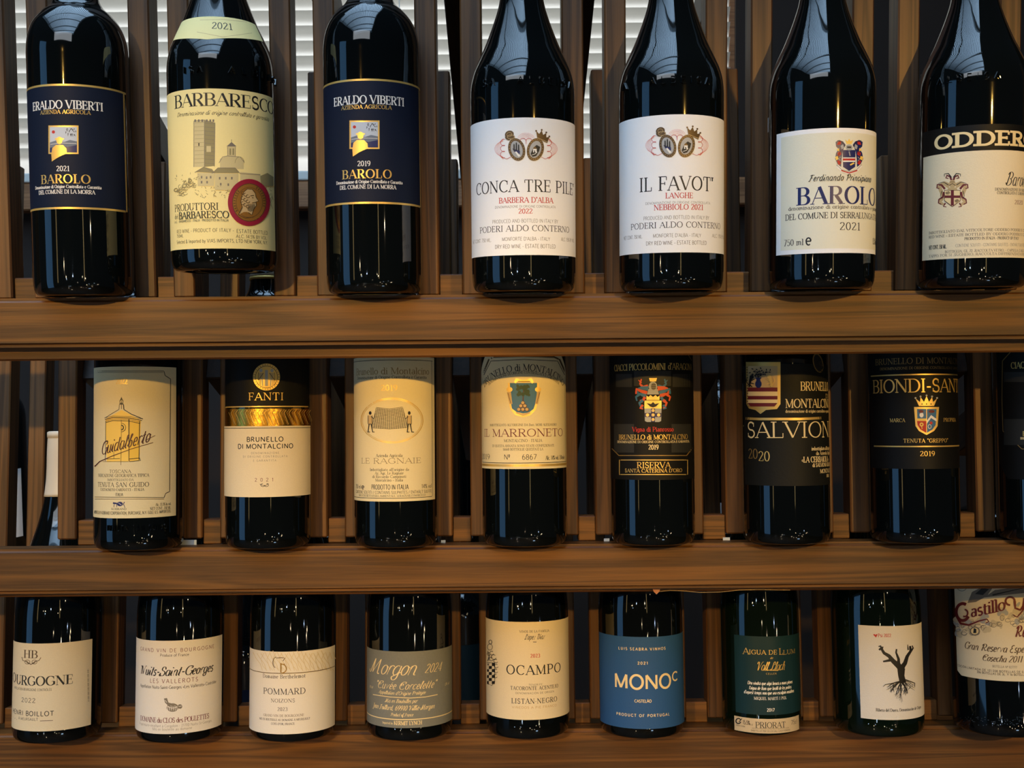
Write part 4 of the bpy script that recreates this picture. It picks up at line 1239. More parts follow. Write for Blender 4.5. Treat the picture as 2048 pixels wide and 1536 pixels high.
# --- chamfered label, blue shield with a tree on a heap of stones
b = Bottle(1, 1050, .0377, 'bordeaux', 'dark wine bottle with chamfered tan label, blue tree shield and dark red title')
b.label('d-84', 'd82', 705, 938, 'straw', top=(.0155, .0150))
b.band('gold', 'd-82', 'd80', 931, 5); b.band('black', 'd-80', 'd78', 926, 1.3); b.post('black', 'd-76', 752, 925, 1.3); b.post('black', 'd74', 752, 925, 1.3)
b.line('bronze', [(967, 745), (978, 719), (988, 714), (1048, 712), (1108, 714), (1119, 719), (1130, 744)], 3.2); b.line('black', [(968, 750), (982, 722), (1048, 719), (1115, 722), (1129, 750)], 1.2)
b.text('BRUNELLO di MONTALCINO', 968, 1126, 740, 13, 'serif', 'black', .04, .95, arc=[(969, 775), (1048, 741), (1126, 773)], rot=True)
b.text('DENOMINAZIONE DI ORIGINE CONTROLLATA E GARANTITA', 978, 1116, 748, 5.2, 'serif', 'black', .05, 1, arc=[(978, 771), (1048, 747), (1117, 769)], rot=True)
b.poly('gold', [(1016, 766), (1078, 766), (1077, 800), (1071, 820), (1060, 831), (1046, 835), (1031, 830), (1021, 819), (1017, 800)]); b.poly('blue', [(1020, 766), (1074, 766), (1073, 800), (1067, 818), (1058, 825), (1046, 827), (1033, 824), (1024, 817), (1021, 800)])
b.line('gold', [(1030, 766), (1033, 759), (1047, 763), (1062, 759), (1066, 766)], 5); b.line('bronze', [(1036, 763), (1060, 763)], 1.4); b.ell('gold', 1019, 779, 6, 5); b.ell('gold', 1076, 779, 6, 5)
b.poly('tan', [(1014, 784), (1022, 784), (1025, 808), (1019, 808)]); b.poly('tan', [(1074, 784), (1081, 782), (1076, 808), (1070, 808)]); b.line('brown', [(1016, 786), (1022, 807)], .9); b.line('brown', [(1079, 785), (1073, 807)], .9)
b.line('brown', [(1046, 804), (1047, 780)], 2.4, 1.6)
rr = random.Random(2)
for k in range(24): b.ell('green', 1046 + rr.uniform(-11, 11), 780 + rr.uniform(-8, 10), rr.uniform(3.2, 5.2), rr.uniform(2.4, 3.8), rr.uniform(0, 180), 9)
for x, y in ((1046, 806), (1042, 812), (1050, 812), (1038, 819), (1046, 819), (1054, 819)): b.ell('brown', x, y, 4.2, 4.0, 0, 12); b.ell('tan', x - .4, y - .4, 3.2, 3.0, 0, 12)
b.line('tan', [(1032, 825), (1046, 830), (1060, 825)], 3)
for s, x0, x1, y, cap, st, col in (("IMBOTTIGLIATO ALL'ORIGINE DA Dott. MORI ALESSANDRO", 980, 1113, 852, 4.6, 'serif', 'black'), ('IL MARRONETO', 969, 1125, 873, 15, 'serif', 'maroon'), ('MONTALCINO · ITALIA', 1008, 1084, 884, 5.6, 'serif', 'black'), ('DI QUESTA ANNATA SONO STATE CONFEZIONATE', 985, 1108, 894, 4.8, 'serif', 'black'),
    ('16668 BOTTIGLIE QUESTA È LA', 1006, 1086, 901, 4.8, 'serif', 'black'), ('2019', 965, 980, 918, 10, 'serif', 'black'), ('Nº', 1008, 1020, 919, 10, 'sans', 'black'), ('6867', 1044, 1073, 919, 10, 'sans', 'black'), ('Alc. 14% vol. 750 ml e', 1091, 1129, 919, 8, 'serif', 'black')): b.text(s, x0, x1, y, cap, st, col, .07)
b.done()

# --- pair of black labels with a helmeted crest; the second is cut by the picture edge
def crest_black(px, label, cx, xl, xr, full=True):
    b = Bottle(1, px, .0373, 'bordeaux', label)
    d = cx - 1306
    b.label('d-84' if full else 1996, 'd84' if full else 'd70', 695, 960, 'black', bot=(.012, .014) if not full else None)
    t = lambda *p: [(x + d, y) for x, y in p]
    if full:
        b.rect('charcoal', 1268, 742, 1342, 772); b.rect('charcoal', 1345, 748, 1384, 774); b.rect('charcoal', 1232, 748, 1264, 774); b.rect('charcoal', 1343, 848, 1384, 905); b.rect('charcoal', 1228, 848, 1268, 905)
        b.line('dullgold', [(1224, 897), (1238, 911), (1373, 911), (1385, 896)], 1.6); b.line('dullgold', [(1240, 709), (1376, 709), (1385, 724)], 1.2)
        b.text('CIACCI PICCOLOMINI', 1229, 1331, 740, 12.5, 'lserif', 'gold', .02, 1.3); b.text("d'ARAGONA", 1336, 1383, 739, 12.5, 'lserif', 'gold', .02, 1.3)
        X = lambda v: v
        c = 1306
        for s in (-1, 1):
            A, Bc = ('orange', 'blue') if s < 0 else ('blue', 'orange')
            b.line(A, [(c + s * 10, 772), (c + s * 20, 774), (c + s * 26, 768), (c + s * 23, 758)], 6.2, 2.4); b.line(A, [(c + s * 23, 766), (c + s * 29, 760)], 3.1, 1.2)
            b.line(Bc, [(c + s * 9, 777), (c + s * 22, 776), (c + s * 33, 780), (c + s * 28, 790)], 9.3, 3.6); b.line(A, [(c + s * 12, 786), (c + s * 24, 782), (c + s * 33, 778), (c + s * 34, 788)], 7.8, 3.0)
            b.line(Bc, [(c + s * 14, 792), (c + s * 26, 788), (c + s * 34, 794), (c + s * 32, 802)], 7.8, 2.4); b.line(A, [(c + s * 16, 794), (c + s * 22, 804), (c + s * 26, 800)], 6.2, 2.4)
            b.line(Bc, [(c + s * 20, 800), (c + s * 27, 806), (c + s * 24, 814), (c + s * 20, 816)], 6.2, 2.4); b.line(A, [(c + s * 20, 810), (c + s * 26, 816), (c + s * 20, 818)], 4.7, 2.4)
        b.poly('gold', [(c - 8, 756), (c + 8, 756), (c + 6, 763), (c - 6, 763)]); b.ell('silver', c, 773, 8.5, 10); b.poly('silver', [(c - 9, 778), (c + 9, 778), (c + 12, 789), (c - 12, 789)]); b.ell('grey', c + 1, 773, 5, 7); b.line('charcoal', [(c - 3, 769), (c + 6, 769)], .9); b.line('charcoal', [(c - 3, 773), (c + 6, 773)], .9); b.line('charcoal', [(c - 3, 777), (c + 6, 777)], .9)
        b.poly('gold', [(c - 13, 800), (c - 13, 791), (c - 9, 794), (c - 5, 790), (c, 794), (c + 5, 790), (c + 9, 794), (c + 13, 791), (c + 13, 800)]); b.rect('gold', c - 17, 801, c + 17, 817)
        b.poly('black', [(c - 13, 806), (c - 4, 808), (c, 804), (c + 4, 808), (c + 13, 806), (c + 6, 813), (c, 815), (c - 6, 813)])
        b.poly('silver', [(c - 17, 817), (c + 17, 817), (c + 16, 842), (c + 12, 844), (c - 12, 844), (c - 16, 842)]); b.rect('navy', c - 4, 817, c + 4, 844); b.rect('navy', c - 17, 826, c + 17, 834)
        for x, y in ((0, 821), (-11, 830), (0, 830), (11, 830), (0, 839)): b.ell('gold', c + x, y, 3.2, 3.2, 0, 12); b.ring('silver', c + x, y, 2, 2, 1, 0, 60, 240)
        b.text('Vigna di Pianrosso', 1265, 1347, 863, 9, 'serif', 'red', .05, 1.1)
        b.text('BRUNELLO di MONTALCINO', 1238, 1375, 879, 9.5, 'serif', 'gold', .03, 1.1); b.text('DENOMINAZIONE DI ORIGINE CONTROLLATA E GARANTITA', 1235, 1378, 886, 4.6, 'serif', 'cream', .05, 1.2); b.text('2019', 1297, 1317, 899, 9.5, 'serif', 'cream', .05, 1.2)
        b.line('gold', [(1239, 920), (1375, 920), (1375, 949), (1239, 949)], 1.6, closed=True); b.text('RISERVA', 1274, 1341, 936, 11.5, 'serif', 'gold', .05, 1.1); b.text("SANTA CATERINA D'ORO", 1250, 1364, 945, 7, 'serif', 'gold', .06, 1.3)
    else:
        b.line('dullgold', [(2047, 702), (2022, 703), (2005, 722), (2004, 800), (2006, 862), (2044, 898), (2062, 898)], 1.4)
        b.rect('charcoal', 2008, 744, 2060, 764); b.rect('charcoal', 2008, 838, 2060, 890)
        b.text('CIACCI PICCOLOMINI', 2022, None, 735, 12.5, 'lserif', 'gold', .02, 1.3, mirror=2086); b.text('BRUNELLO di MONTALCINO', 2046, None, 872, 9.5, 'serif', 'gold', .03, 1.1, mirror=2086); b.text('DENOMINAZIONE DI ORIGINE CONTROLLATA E GARANTITA', 2041, None, 879, 4.6, 'serif', 'cream', .05, 1.2, mirror=2086)
    b.done()
crest_black(1306, 'dark wine bottle with black label, helmeted crest and gold-framed box', 1306, 1224, 1386)

# --- charcoal label with a striped shield, turned to the right
b = Bottle(1, 1573, .0380, 'bordeaux', 'dark wine bottle with charcoal label, red-striped gold shield and big cream title')
b.label('d-80', 'd90', 728, 972, 'pitch')
b.poly('gold', [(1492, 724), (1561, 724), (1561, 808), (1554, 818), (1532, 820), (1521, 828), (1511, 820), (1498, 817), (1493, 808)]); b.poly('cream', [(1496, 732), (1555, 732), (1555, 806), (1549, 813), (1501, 813), (1496, 806)])
b.poly('tan', [(1496, 732), (1555, 732), (1555, 775), (1496, 775)])
b.rect('maroon', 1496, 775, 1555, 783); b.rect('maroon', 1496, 792, 1555, 799); b.poly('maroon', [(1496, 806), (1555, 806), (1549, 813), (1501, 813)])
b.ell('navy', 1517, 768, 6.5, 8); b.rect('navy', 1513, 756, 1521, 764); b.rect('navy', 1511, 755, 1523, 757.5)
for a, L in ((-150, 18), (-120, 20), (-95, 16), (-70, 20), (-40, 24), (-30, 30)):
    p = [(1517, 755), (1517 + L * .5 * math.cos(R_(a)), 755 + L * .55 * math.sin(R_(a))), (1517 + L * math.cos(R_(a)), 757 + L * .9 * math.sin(R_(a)))]
    b.line('black', p, 1.0, .6)
    for k in range(5):
        u = .3 + k * .17
        b.ell('black', 1517 + L * u * math.cos(R_(a)) + (k % 2 * 2 - 1) * 1.6, 755 + L * u * .95 * math.sin(R_(a)) + (k % 2) * 2 - 1, 2.4, 1.1, a + (k % 2 * 2 - 1) * 45, 8)
for c, x, s in (('black', 1502, 1), ('gold', 1541, -1)):
    b.ell(c, x + s * 2, 754, 4.2, 4); b.line(c, [(x + s, 755), (x - s * 2, 766), (x - s * 3, 774)], 6, 3); b.line(c, [(x, 762), (x + s * 8, 758)], 2.4, 1.4); b.line(c, [(x, 766), (x + s * 7, 768)], 2.2, 1.4); b.line(c, [(x - s * 3, 768), (x + s * 3, 774)], 2.4, 1.6); b.line(c, [(x - s * 4, 770), (x - s * 9, 762), (x - s * 6, 754)], 1.6, 1.0)
b.line('gold', [(1492, 837), (1520, 838), (1560, 838), (1600, 838), (1642, 836)], 5)
b.text('SALVIONI', 1495, 1660, 875, 31, 'lserif', 'cream', .03, 1.15)
b.text('BRUNELLO', 1601, None, 781, 17, 'lserif', 'cream', .03, 1.3, mirror=1638); b.text('DI', 1651, 1656, 796, 8, 'serif', 'cream'); b.text('MONTALCINO', 1571, None, 815, 17, 'lserif', 'cream', .03, 1.3, mirror=1630)
b.text('denominazione di origine controllata e garantita', 1571, None, 825, 6, 'serif', 'cream', mirror=1630)
b.text('20', 1497, 1516, 917, 19, 'serif', 'dullgold', .05, .9); b.text('20', 1517, 1540, 922, 19, 'serif', 'gold', .05, .9)
for s, x, y, cap, st in (("imbottigliato all'origine", 1623, 900, 7, 'serif'), ('da Azienda Agricola', 1632, 909, 7, 'serif'), ('«LA CERBAIOLA»', 1603, 924, 11, 'serif'), ('di SALVIONI GIULIO', 1625, 933, 7.5, 'serif'), ('MONTALCINO', 1640, 945, 8, 'serif'), ('ITALIA', 1653, 954, 6, 'serif')): b.text(s, x, None, y, cap, st, 'cream', .03, 1.15, mirror=min(1655.5, (x + 1660) / 2 + 6))
b.lab = None
b.ell('dullgold', 1636, 726, 10, 20, -14, 24); b.ell('black', 1636, 726, 8, 17, -14, 24)
b.done()

# --- black label, gold lettering, crowned shield
b = Bottle(1, 1829, .0385, 'bordeaux', 'dark wine bottle with black label, gold title and crowned shield')
b.label('d-84', 'd84', 695, 938, 'black')
b.text('BRUNELLO DI MONTALCINO', 1751, 1921, 727, 11.5, 'lserif', 'dullgold', .05, 1.2); b.text('DENOMINAZIONE DI ORIGINE CONTROLLATA E GARANTITA', 1760, 1918, 738, 5, 'serif', 'dullgold', .06, 1.2)
b.band('gold', 'd-80', 'd82', 749, 2.6); b.band('gold', 'd-76', 'd82', 893, 2.6)
b.text('BIONDI-SANTI', 1746, 1923, 784, 26, 'lserif', 'gold', .02, 1.3)
c = 1853
b.poly('gold', [(c - 15, 812), (c - 22, 797), (c - 13, 804), (c - 12, 794), (c - 5, 804), (c, 792), (c + 5, 804), (c + 11, 794), (c + 13, 804), (c + 21, 797), (c + 15, 812)])
for x, y in ((-22, 796), (-12, 793), (0, 791), (11, 793), (21, 796)): b.ell('silver', c + x, y, 2, 2, 0, 10)
for x in (-9, 0, 9): b.ell('black', c + x, 808, 1.4, 1.4, 0, 8)
b.poly('gold', [(c - 25, 814), (c + 25, 814), (c + 22, 852), (c + 15, 862), (c, 870), (c - 15, 862), (c - 22, 852)]); b.poly('blue', [(c - 19, 818), (c + 20, 818), (c + 18, 850), (c + 12, 859), (c, 866), (c - 12, 859), (c - 18, 850)])
b.rect('yolk', c - 19, 837, c, 842); b.poly('red', [(c - 19, 842), (c, 842), (c, 866), (c - 12, 859), (c - 18, 850)]); b.poly('white', [(c, 842), (c + 9, 830), (c + 20, 838), (c + 20, 843), (c + 9, 836), (c, 848)])
b.ell('white', c - 10, 830, 4, 5); b.ell('maroon', c - 11, 823, 5, 3); b.ell('maroon', c + 10, 823, 6, 3); b.ell('red', c + 9, 846, 3, 3); b.line('green', [(c + 9, 848), (c + 7, 858)], 1.4); b.ring('white', c + 6, 853, 3, 4, 1); b.ell('yolk', c - 10, 849, 4, 4); b.ell('red', c - 10, 849, 1.6, 1.6); b.line('yolk', [(c - 10, 852), (c - 9, 858)], 1.6); b.line('gold', [(c, 818), (c, 866)], 1)
b.text('MARCA', 1780, 1810, 844, 7, 'serif', 'gold', .1); b.text('PROPRIA', 1887, 1911, 843, 7, 'serif', 'gold', .06); b.text('TENUTA "GREPPO"', 1807, 1896, 885, 7.5, 'serif', 'gold', .12, 1.2); b.text('2019', 1840, 1870, 912, 9.5, 'serif', 'gold', .08, 1.2)
b.done()
crest_black(2085, 'dark wine bottle with black octagonal label, cut by the right edge', 2085, 2004, 2090, False)
# ================================================================ bottom tier
BG = 'burgundy'
b = Bottle(2, 115, .0420, BG, 'dark wine bottle with cream label and two-letter monogram, turned left at the left end', capsule='capsulewhite')
b.label('d-86', 183, 1286, 1461, 'sand')
b.text('HB', 48, 75, 1316, 15, 'didone', 'bronze', .10)
b.ring('bronze', 62, 1322, 9, 6, 1.2, 0, 0, 180); b.ring('bronze', 55, 1324, 5, 4, 1); b.ring('bronze', 69, 1324, 5, 4, 1); b.line('bronze', [(44, 1314), (46, 1321), (54, 1323), (62, 1329), (70, 1323), (78, 1321), (82, 1315)], 1.3)
b.text('URGOGNE', 33, 146, 1371, 18, 'didone', 'charcoal', .06)
b.text('O', 26.2, 32, 1364, 18, 'didone', 'charcoal')
b.text('APPELLATION BOURGOGNE CONTRÔLÉE', 29, 104, 1382, 4.6, 'sans', 'black', .1); b.text('2022', 43, 71, 1405, 8.5, 'sans', 'black', .12)
b.text('HENRI BOILLOT', 26, 108, 1432, 9, 'bsans', 'black', .14, .85); b.text('À MEURSAULT', 37, 76, 1441, 5, 'sans', 'black', .1, 1.2); b.line('brown', [(26, 1434), (34, 1439)], 1); b.line('brown', [(80, 1442), (106, 1441)], 1)
for k in range(30): b.line('grey', [(174.5, 1338 + k * 2.2), (177.5, 1338 + k * 2.2)], 1.0 if k % 4 else .3)
b.done()

b = Bottle(2, 360, .0425, BG, 'dark wine bottle with off-white label, black script title and small grey hen', capsule='capsulered')
b.label('d-84', 'd84', 1281, 1467, 'bone')
b.text('GRAND VIN DE BOURGOGNE', 281, 428, 1304, 7, 'sans', 'maroon', .3, 1.1); b.text('Produce of France', 320, 378, 1313, 5.6, 'sans', 'black', .08, 1.1)
b.text('Nuits-Saint-Georges', 281, 427, 1351, 17.5, 'bscript', 'black', .02, 1.0); b.text('LES VALLEROTS', 300, 396, 1366, 8, 'sans', 'maroon', .25, 1.05); b.text('Appellation Nuits-Saint-Georges «Les Vallerots» Contrôlée', 281, 432, 1377, 6.2, 'sans', 'black', .05, 1.1)
b.ell('grey', 345, 1415, 12, 8.5); b.ell('grey', 360, 1413, 4.5, 4.5); b.poly('grey', [(328, 1397), (334, 1396), (337, 1405), (344, 1407), (346, 1412), (336, 1411), (330, 1405)])
for k in range(6): b.line('white', [(334 + k * 4, 1411 + (k % 2)), (336 + k * 3.6, 1421)], .9)
b.ring('white', 345, 1412, 9, 4, .9, 0, 0, 180); b.line('white', [(357, 1413), (363, 1412)], .9); b.line('white', [(330, 1400), (334, 1405)], .8)
b.text('DOMAINE du CLOS des POULETTES', 281, 418, 1445, 9.5, 'serif', 'maroon', -.02); b.text('Propriétaire-récoltant à Corgoloin - 21700 Nuits-St-Georges', 279, 423, 1454, 5.4, 'lsans', 'grey'); b.text('Mis en bouteille au domaine', 305, 384, 1461, 5.4, 'lsans', 'grey')
b.done()

b = Bottle(2, 586, .0425, BG, 'dark wine bottle with off-white label, wood-grain pattern along its top')
b.label('d-84', 'd84', 1303, 1468, 'bone')
rr = random.Random(6)
for k in range(22):
    x = 506 + k * 8
    b.line('paleline', [(x, 1304 + 3 * math.sin(k)), (x + 6, 1316), (x + 15, 1328), (x + 19, 1341)] if x < 650 else [(x, 1304), (x + 5, 1318)], 1.1)
for k in range(12):
    x = 520 + k * 12
    b.line('paleline', [(x + 8, 1306), (x + 2, 1318), (x + 6, 1332), (x + 14, 1341)], .9)
b.band('bronze', 'd-84', 'd84', 1346, 1.2)
b.ring('bronze', 553, 1325, 7, 11, 1.2, 0, 110, 270); b.line('bronze', [(553, 1316), (562, 1315), (570, 1316), (566, 1322)], 1.3)
b.line('dullgold', [(562, 1326), (562, 1345)], 2.4); b.ring('dullgold', 563, 1337, 10, 9, 2.0, 0, -90, 90); b.line('dullgold', [(562, 1328), (570, 1328)], 1.4)
for s, x0, x1, y, cap, st in (('Domaine Berthelemot', 526, 611, 1357, 7.5, 'serif'), ('POMMARD', 527, 611, 1389, 11.5, 'serif'), ('NOIZONS', 542, 590, 1405, 7, 'serif'), ('2023', 555, 575, 1422, 7, 'serif')): b.text(s, x0, x1, y, cap, st, 'black', .12)
b.text('GRAND VIN DE BOURGOGNE', 527, 608, 1434, 4.6, 'serif', 'bronze', .1, 1.1); b.text('MIS EN BOUTEILLE AU DOMAINE À MEURSAULT', 519, 620, 1442, 4, 'bserif', 'black', .1); b.text("CÔTE-D'OR, FRANCE", 542, 589, 1450, 4, 'bserif', 'black', .1)
b.done()

b = Bottle(2, 820, .0425, BG, 'dark wine bottle with dull grey label covered in pale running script')
b.label('d-84', 'd84', 1303, 1456, 'ash')
b.text('Morgon', 740, 838, 1350, 29, 'script', 'cream', -.02, 1.0); b.text('2024', 849, 884, 1344, 17, 'script', 'cream', .06)
b.text('"Cuvée Corcelette"', 751, 874, 1379, 15, 'script', 'cream', .03, 1.15); b.text("Appellation d'Origine Protégée", 757, 852, 1390, 7, 'script', 'cream', .04, 1.5)
b.line('cream', [(746, 1389), (780, 1394), (820, 1396), (850, 1394), (875, 1389)], 1.4)
b.text('Mis en Bouteilles par', 770, 836, 1406, 7.5, 'script', 'cream', .04, 1.4); b.text('Jean Foillard, 69910 Villié-Morgon', 746, 870, 1421, 9.5, 'script', 'cream', .04, 1.4); b.text('Product of France', 781, 827, 1433, 6.5, 'script', 'cream', .04, 1.4)
b.band('cream', 'd-84', 'd84', 1439, 1.8); b.text('Imported by', 765, 786, 1448, 4.5, 'serif', 'cream'); b.text('KERMIT LYNCH', 788, 844, 1450, 7.5, 'serif', 'cream', .04, 1.2)
b.text('750 ml', 739, 746, 1376, 5, 'script', 'cream', .04, 1.3); b.text('13% vol', 889, 898, 1370, 5, 'script', 'cream', .04, 1.3)
b.done()

b = Bottle(2, 1056, .0415, BG, 'dark wine bottle with cream label and checkered crest at its left edge')
b.label('d-84', 'd84', 1244, 1440, 'sand')
for s, x0, x1, y, cap, st, col in (('VINOS DE LA FAMILIA', 1039, 1098, 1265, 4.4, 'serif', 'black'), ('López Díaz', 1049, 1090, 1279, 11, 'script', 'black'), ('2023', 1061, 1080, 1315, 7, 'bserif', 'red'), ('OCAMPO', 1013, 1121, 1349, 18, 'serif', 'black'), ('TENERIFE', 1057, 1085, 1371, 3.4, 'sans', 'black'),
    ('TACORONTE ACENTEJO', 1021, 1116, 1380, 7, 'serif', 'black'), ('DENOMINACIÓN DE ORIGEN', 1031, 1108, 1388, 3.6, 'sans', 'black'), ('LISTÁN·NEGRO', 1023, 1114, 1407, 9.5, 'serif', 'black'), ('VIÑEDOS A PIE FRANCO', 1024, 1113, 1417, 4.2, 'bsans', 'tan')): b.text(s, x0, x1, y, cap, st, col, .14, 1.1)
b.line('black', [(1066, 1284), (1073, 1284)], 1.2)
for r in range(7):
    for q in range(3):
        if (r + q) % 2 == 0: b.rect('black', (974.5, 978, 984)[q], 1326 + r * 6, (978, 984, 990)[q], 1332 + r * 6)
b.line('black', [(974, 1325), (990, 1326), (990, 1364), (984, 1371), (977, 1368)], 1)
b.ring('black', 980, 1294, 5, 6, 1.0); b.ring('black', 981, 1284, 3, 4, 1.2); b.line('black', [(976, 1302), (979, 1312), (976, 1322)], 1.3)
for x, y, r in ((984, 1306, 4), (988, 1314, 5), (992, 1322, 4), (993, 1332, 4), (992, 1342, 4), (991, 1352, 4), (983, 1318, 4), (978, 1308, 3)): b.ring('black', x, y, r, r * .9, 1.0, 20, 0, 290)
b.done()

b = Bottle(2, 1284, .0420, BG, 'dark wine bottle with plain blue label and large cream capital title', capsule='capsulegold')
b.label('d-84', 'd84', 1274, 1458, 'petrol')
b.text('LUIS SEABRA VINHOS', 1237, 1331, 1301, 5.2, 'bsans', 'cream', .3, .95); b.text('2021', 1275, 1296, 1329, 5.2, 'bsans', 'cream', .25); b.text('MONO', 1229, 1342, 1378, 27, 'bsans', 'cream', .06, .95); b.text('C', 1344, 1355, 1361, 17, 'bsans', 'cream', wt=1.0)
b.text('CASTELÃO', 1269, 1303, 1405, 5.4, 'bsans', 'cream', .05); b.text('PRODUCT OF PORTUGAL', 1233, 1339, 1434, 5.2, 'bsans', 'cream', .3, .95)
b.done()

b = Bottle(2, 1523, .0390, BG, 'dark green wine bottle with dark teal label over a narrow beige strip', glass=GREEN_GLASS)
b.label(1470, 1600, 1273, 1430, 'teal', xm=1535)
b.text('A', 1486, 1498, 1308, 12, 'lserif', 'gold', wt=1.3); b.text('IGUA DE', 1498, 1554, 1309, 8.5, 'lserif', 'gold', .08, 1.4); b.text('L', 1558, 1566, 1309, 12, 'lserif', 'gold', wt=1.3); b.text('LUM', 1566, 1590, 1308, 8.5, 'lserif', 'gold', .06, 1.4)
b.text('de', 1540, 1547, 1318, 4.5, 'italic', 'gold'); b.text('Vall Llach', 1512, 1571, 1341, 17, 'script', 'gold', .0, 1.0); b.line('gold', [(1532, 1340), (1556, 1341)], 1.2); b.text('CELLER', 1532, 1553, 1349, 3.2, 'sans', 'gold', .2)
b.text('Déu vindrà que algú beurà a mans plenes', 1495, 1585, 1370, 6.5, 'italic', 'white', .03, 1.2); b.text("l'aigua de llum que brolli de les pedres", 1498, 1583, 1380, 6.5, 'italic', 'white', .03, 1.2); b.text("d'aquest temps nou que ara esculpim nosaltres", 1488, 1588, 1389, 6.5, 'italic', 'white', .03, 1.2)
b.text('MIQUEL MARTÍ I POL', 1508, 1573, 1400, 5.6, 'lserif', 'white', .12, 1.2); b.text('2017', 1534, 1549, 1423, 6, 'bsans', 'white', .08, .8)
b.label(1469, 1598, 1438, 1467, 'beige', 'lower_label', xm=1535, text='beige strip label')
b.ring('black', 1477, 1442, 5, 5, 2.2, 0, 20, 330); b.line('black', [(1478, 1444), (1484, 1437)], 1.6)
b.text('15.5%', 1486, 1500, 1449, 8, 'lsans', 'black', wt=1.3); b.text('vol', 1500, 1506, 1451, 4, 'lsans', 'black'); b.text('PRIORAT', 1511, 1571, 1456, 11, 'serif', 'charcoal', .02); b.text('75cl', 1582, 1594, 1448, 8, 'lsans', 'black', wt=1.3)
b.text('DENOMINACIÓ D\'ORIGEN QUALIFICADA', 1504, 1578, 1459, 2.4, 'sans', 'black'); b.text('EMBOTELLAT PER CELLER VALL LLACH PORRERA', 1502, 1580, 1464, 3, 'sans', 'black', .1); b.text('PRODUCT OF SPAIN', 1473, 1490, 1453, 2.4, 'sans', 'black')
b.done()

b = Bottle(2, 1757, .0435, BG, 'dark green wine bottle with white label showing a black vine stump and its roots', glass=GREEN_GLASS)
b.label(1719, 1847, 1252, 1440, 'bone', xm=1785)
b.text('Psi 2022', 1756, 1782, 1274, 6.4, 'bserif', 'red', .08); b.poly('red', [(1746, 1269), (1749, 1268), (1751, 1270), (1752.5, 1268), (1755, 1269), (1752, 1275)])
V = lambda p, w, w2=None: b.line('black', p, w, w2)
V([(1806, 1366), (1802, 1350), (1800, 1336), (1795, 1328)], 13, 11); V([(1797, 1332), (1786, 1322), (1778, 1312), (1768, 1306), (1762, 1296), (1758, 1300)], 11, 4); V([(1764, 1300), (1761, 1292), (1757, 1293)], 6, 2); V([(1764, 1298), (1766, 1293)], 4, 2); V([(1782, 1320), (1772, 1322), (1766, 1323)], 6, 3); V([(1797, 1330), (1797, 1318), (1792, 1305), (1793, 1298)], 7, 3)
V([(1803, 1336), (1810, 1326), (1814, 1313), (1821, 1302), (1820, 1292)], 10, 4); V([(1820, 1304), (1826, 1296), (1824, 1291)], 5, 2); V([(1816, 1300), (1815, 1289)], 3, 1.2); V([(1803, 1352), (1806, 1336)], 11, 8)
rr = random.Random(9)
for k in range(26):
    x, y = 1803 + rr.uniform(-5, 6), 1362
    a = rr.uniform(-1, 1)
    p = [(x, y)]
    tx, ty = 1800 + a * 30, 1372 + (1 - abs(a)) * 30 + rr.uniform(-4, 6)
    for u in (.25, .5, .75, 1): p.append((x + (tx - x) * u ** .8 + rr.uniform(-2, 2), y + (ty - y) * u ** 1.3 + rr.uniform(-1, 1)))
    V(p, 1.9 if k < 10 else 1.1, .4)
    for q in range(2):
        m = p[2 + q]
        V([m, (m[0] + rr.uniform(-7, 5), m[1] + rr.uniform(2, 9))], .8, .3)
V([(1800, 1362), (1785, 1366), (1770, 1369), (1766, 1373)], 2.4, .8); V([(1806, 1358), (1818, 1362), (1828, 1366), (1828, 1374)], 2.4, .8)
b.text('Ribera del Duero. Denominación de Origen', 1752, 1842, 1423, 5.8, 'bserif', 'black', .03)
b.done()

b = Bottle(2, 2004, .0460, 'bordeaux', 'dark wine bottle with ornate maroon title on cream, cut by the right edge')
b.label('d-80', 'd75', 1150, 1361, 'cream', bot=(.006, .004), xm=1990)
rr = random.Random(12)
for k in range(60):
    x = 1912 + rr.random() * 136; y = 1256 - (x - 1912) * .24 + rr.uniform(-18, 20)
    b.ell('paleline' if k % 3 else 'silver', x, y, rr.uniform(4, 9), rr.uniform(3, 6), rr.uniform(0, 180), 12)
for k in range(26):
    x = 1914 + rr.random() * 134; y = 1262 - (x - 1912) * .22 + rr.uniform(-8, 14)
    b.ring('grey', x, y, rr.uniform(2.5, 7), rr.uniform(2.5, 6), .9, 0, 0, 330)
b.ell('grey', 1950, 1262, 10, 9); b.ell('cream', 1950, 1262, 7.5, 6.8); b.poly('black', [(1947, 1266), (1948, 1256), (1953, 1258), (1953, 1266)])
b.poly('grey', [(1935, 1206), (1944, 1184), (1968, 1172), (1985, 1176), (1974, 1192), (1952, 1204)]); b.poly('charcoal', [(1950, 1188), (1964, 1176), (1978, 1178), (1966, 1190)]); b.poly('grey', [(1968, 1195), (1990, 1180), (2048, 1172), (2048, 1186), (2010, 1190)]); b.line('charcoal', [(1985, 1190), (2046, 1176)], 3, 1)
b.ring('grey', 1924, 1172, 10, 10, 1.2)
b.ring('maroon', 1926, 1224, 13, 17, 6.0, 0, -60, -330); b.ring('maroon', 1930, 1226, 6, 7, 3.0, 0, -90, 120); b.line('maroon', [(1914, 1232), (1922, 1247), (1938, 1250), (1958, 1242), (1974, 1238), (1978, 1243), (1972, 1246)], 5, 2)
b.text('astillo', 1943, 2011, 1226, 24, 'bserif', 'maroon', .0, .95, arc=[(1943, 1234), (1977, 1227), (2011, 1219)])
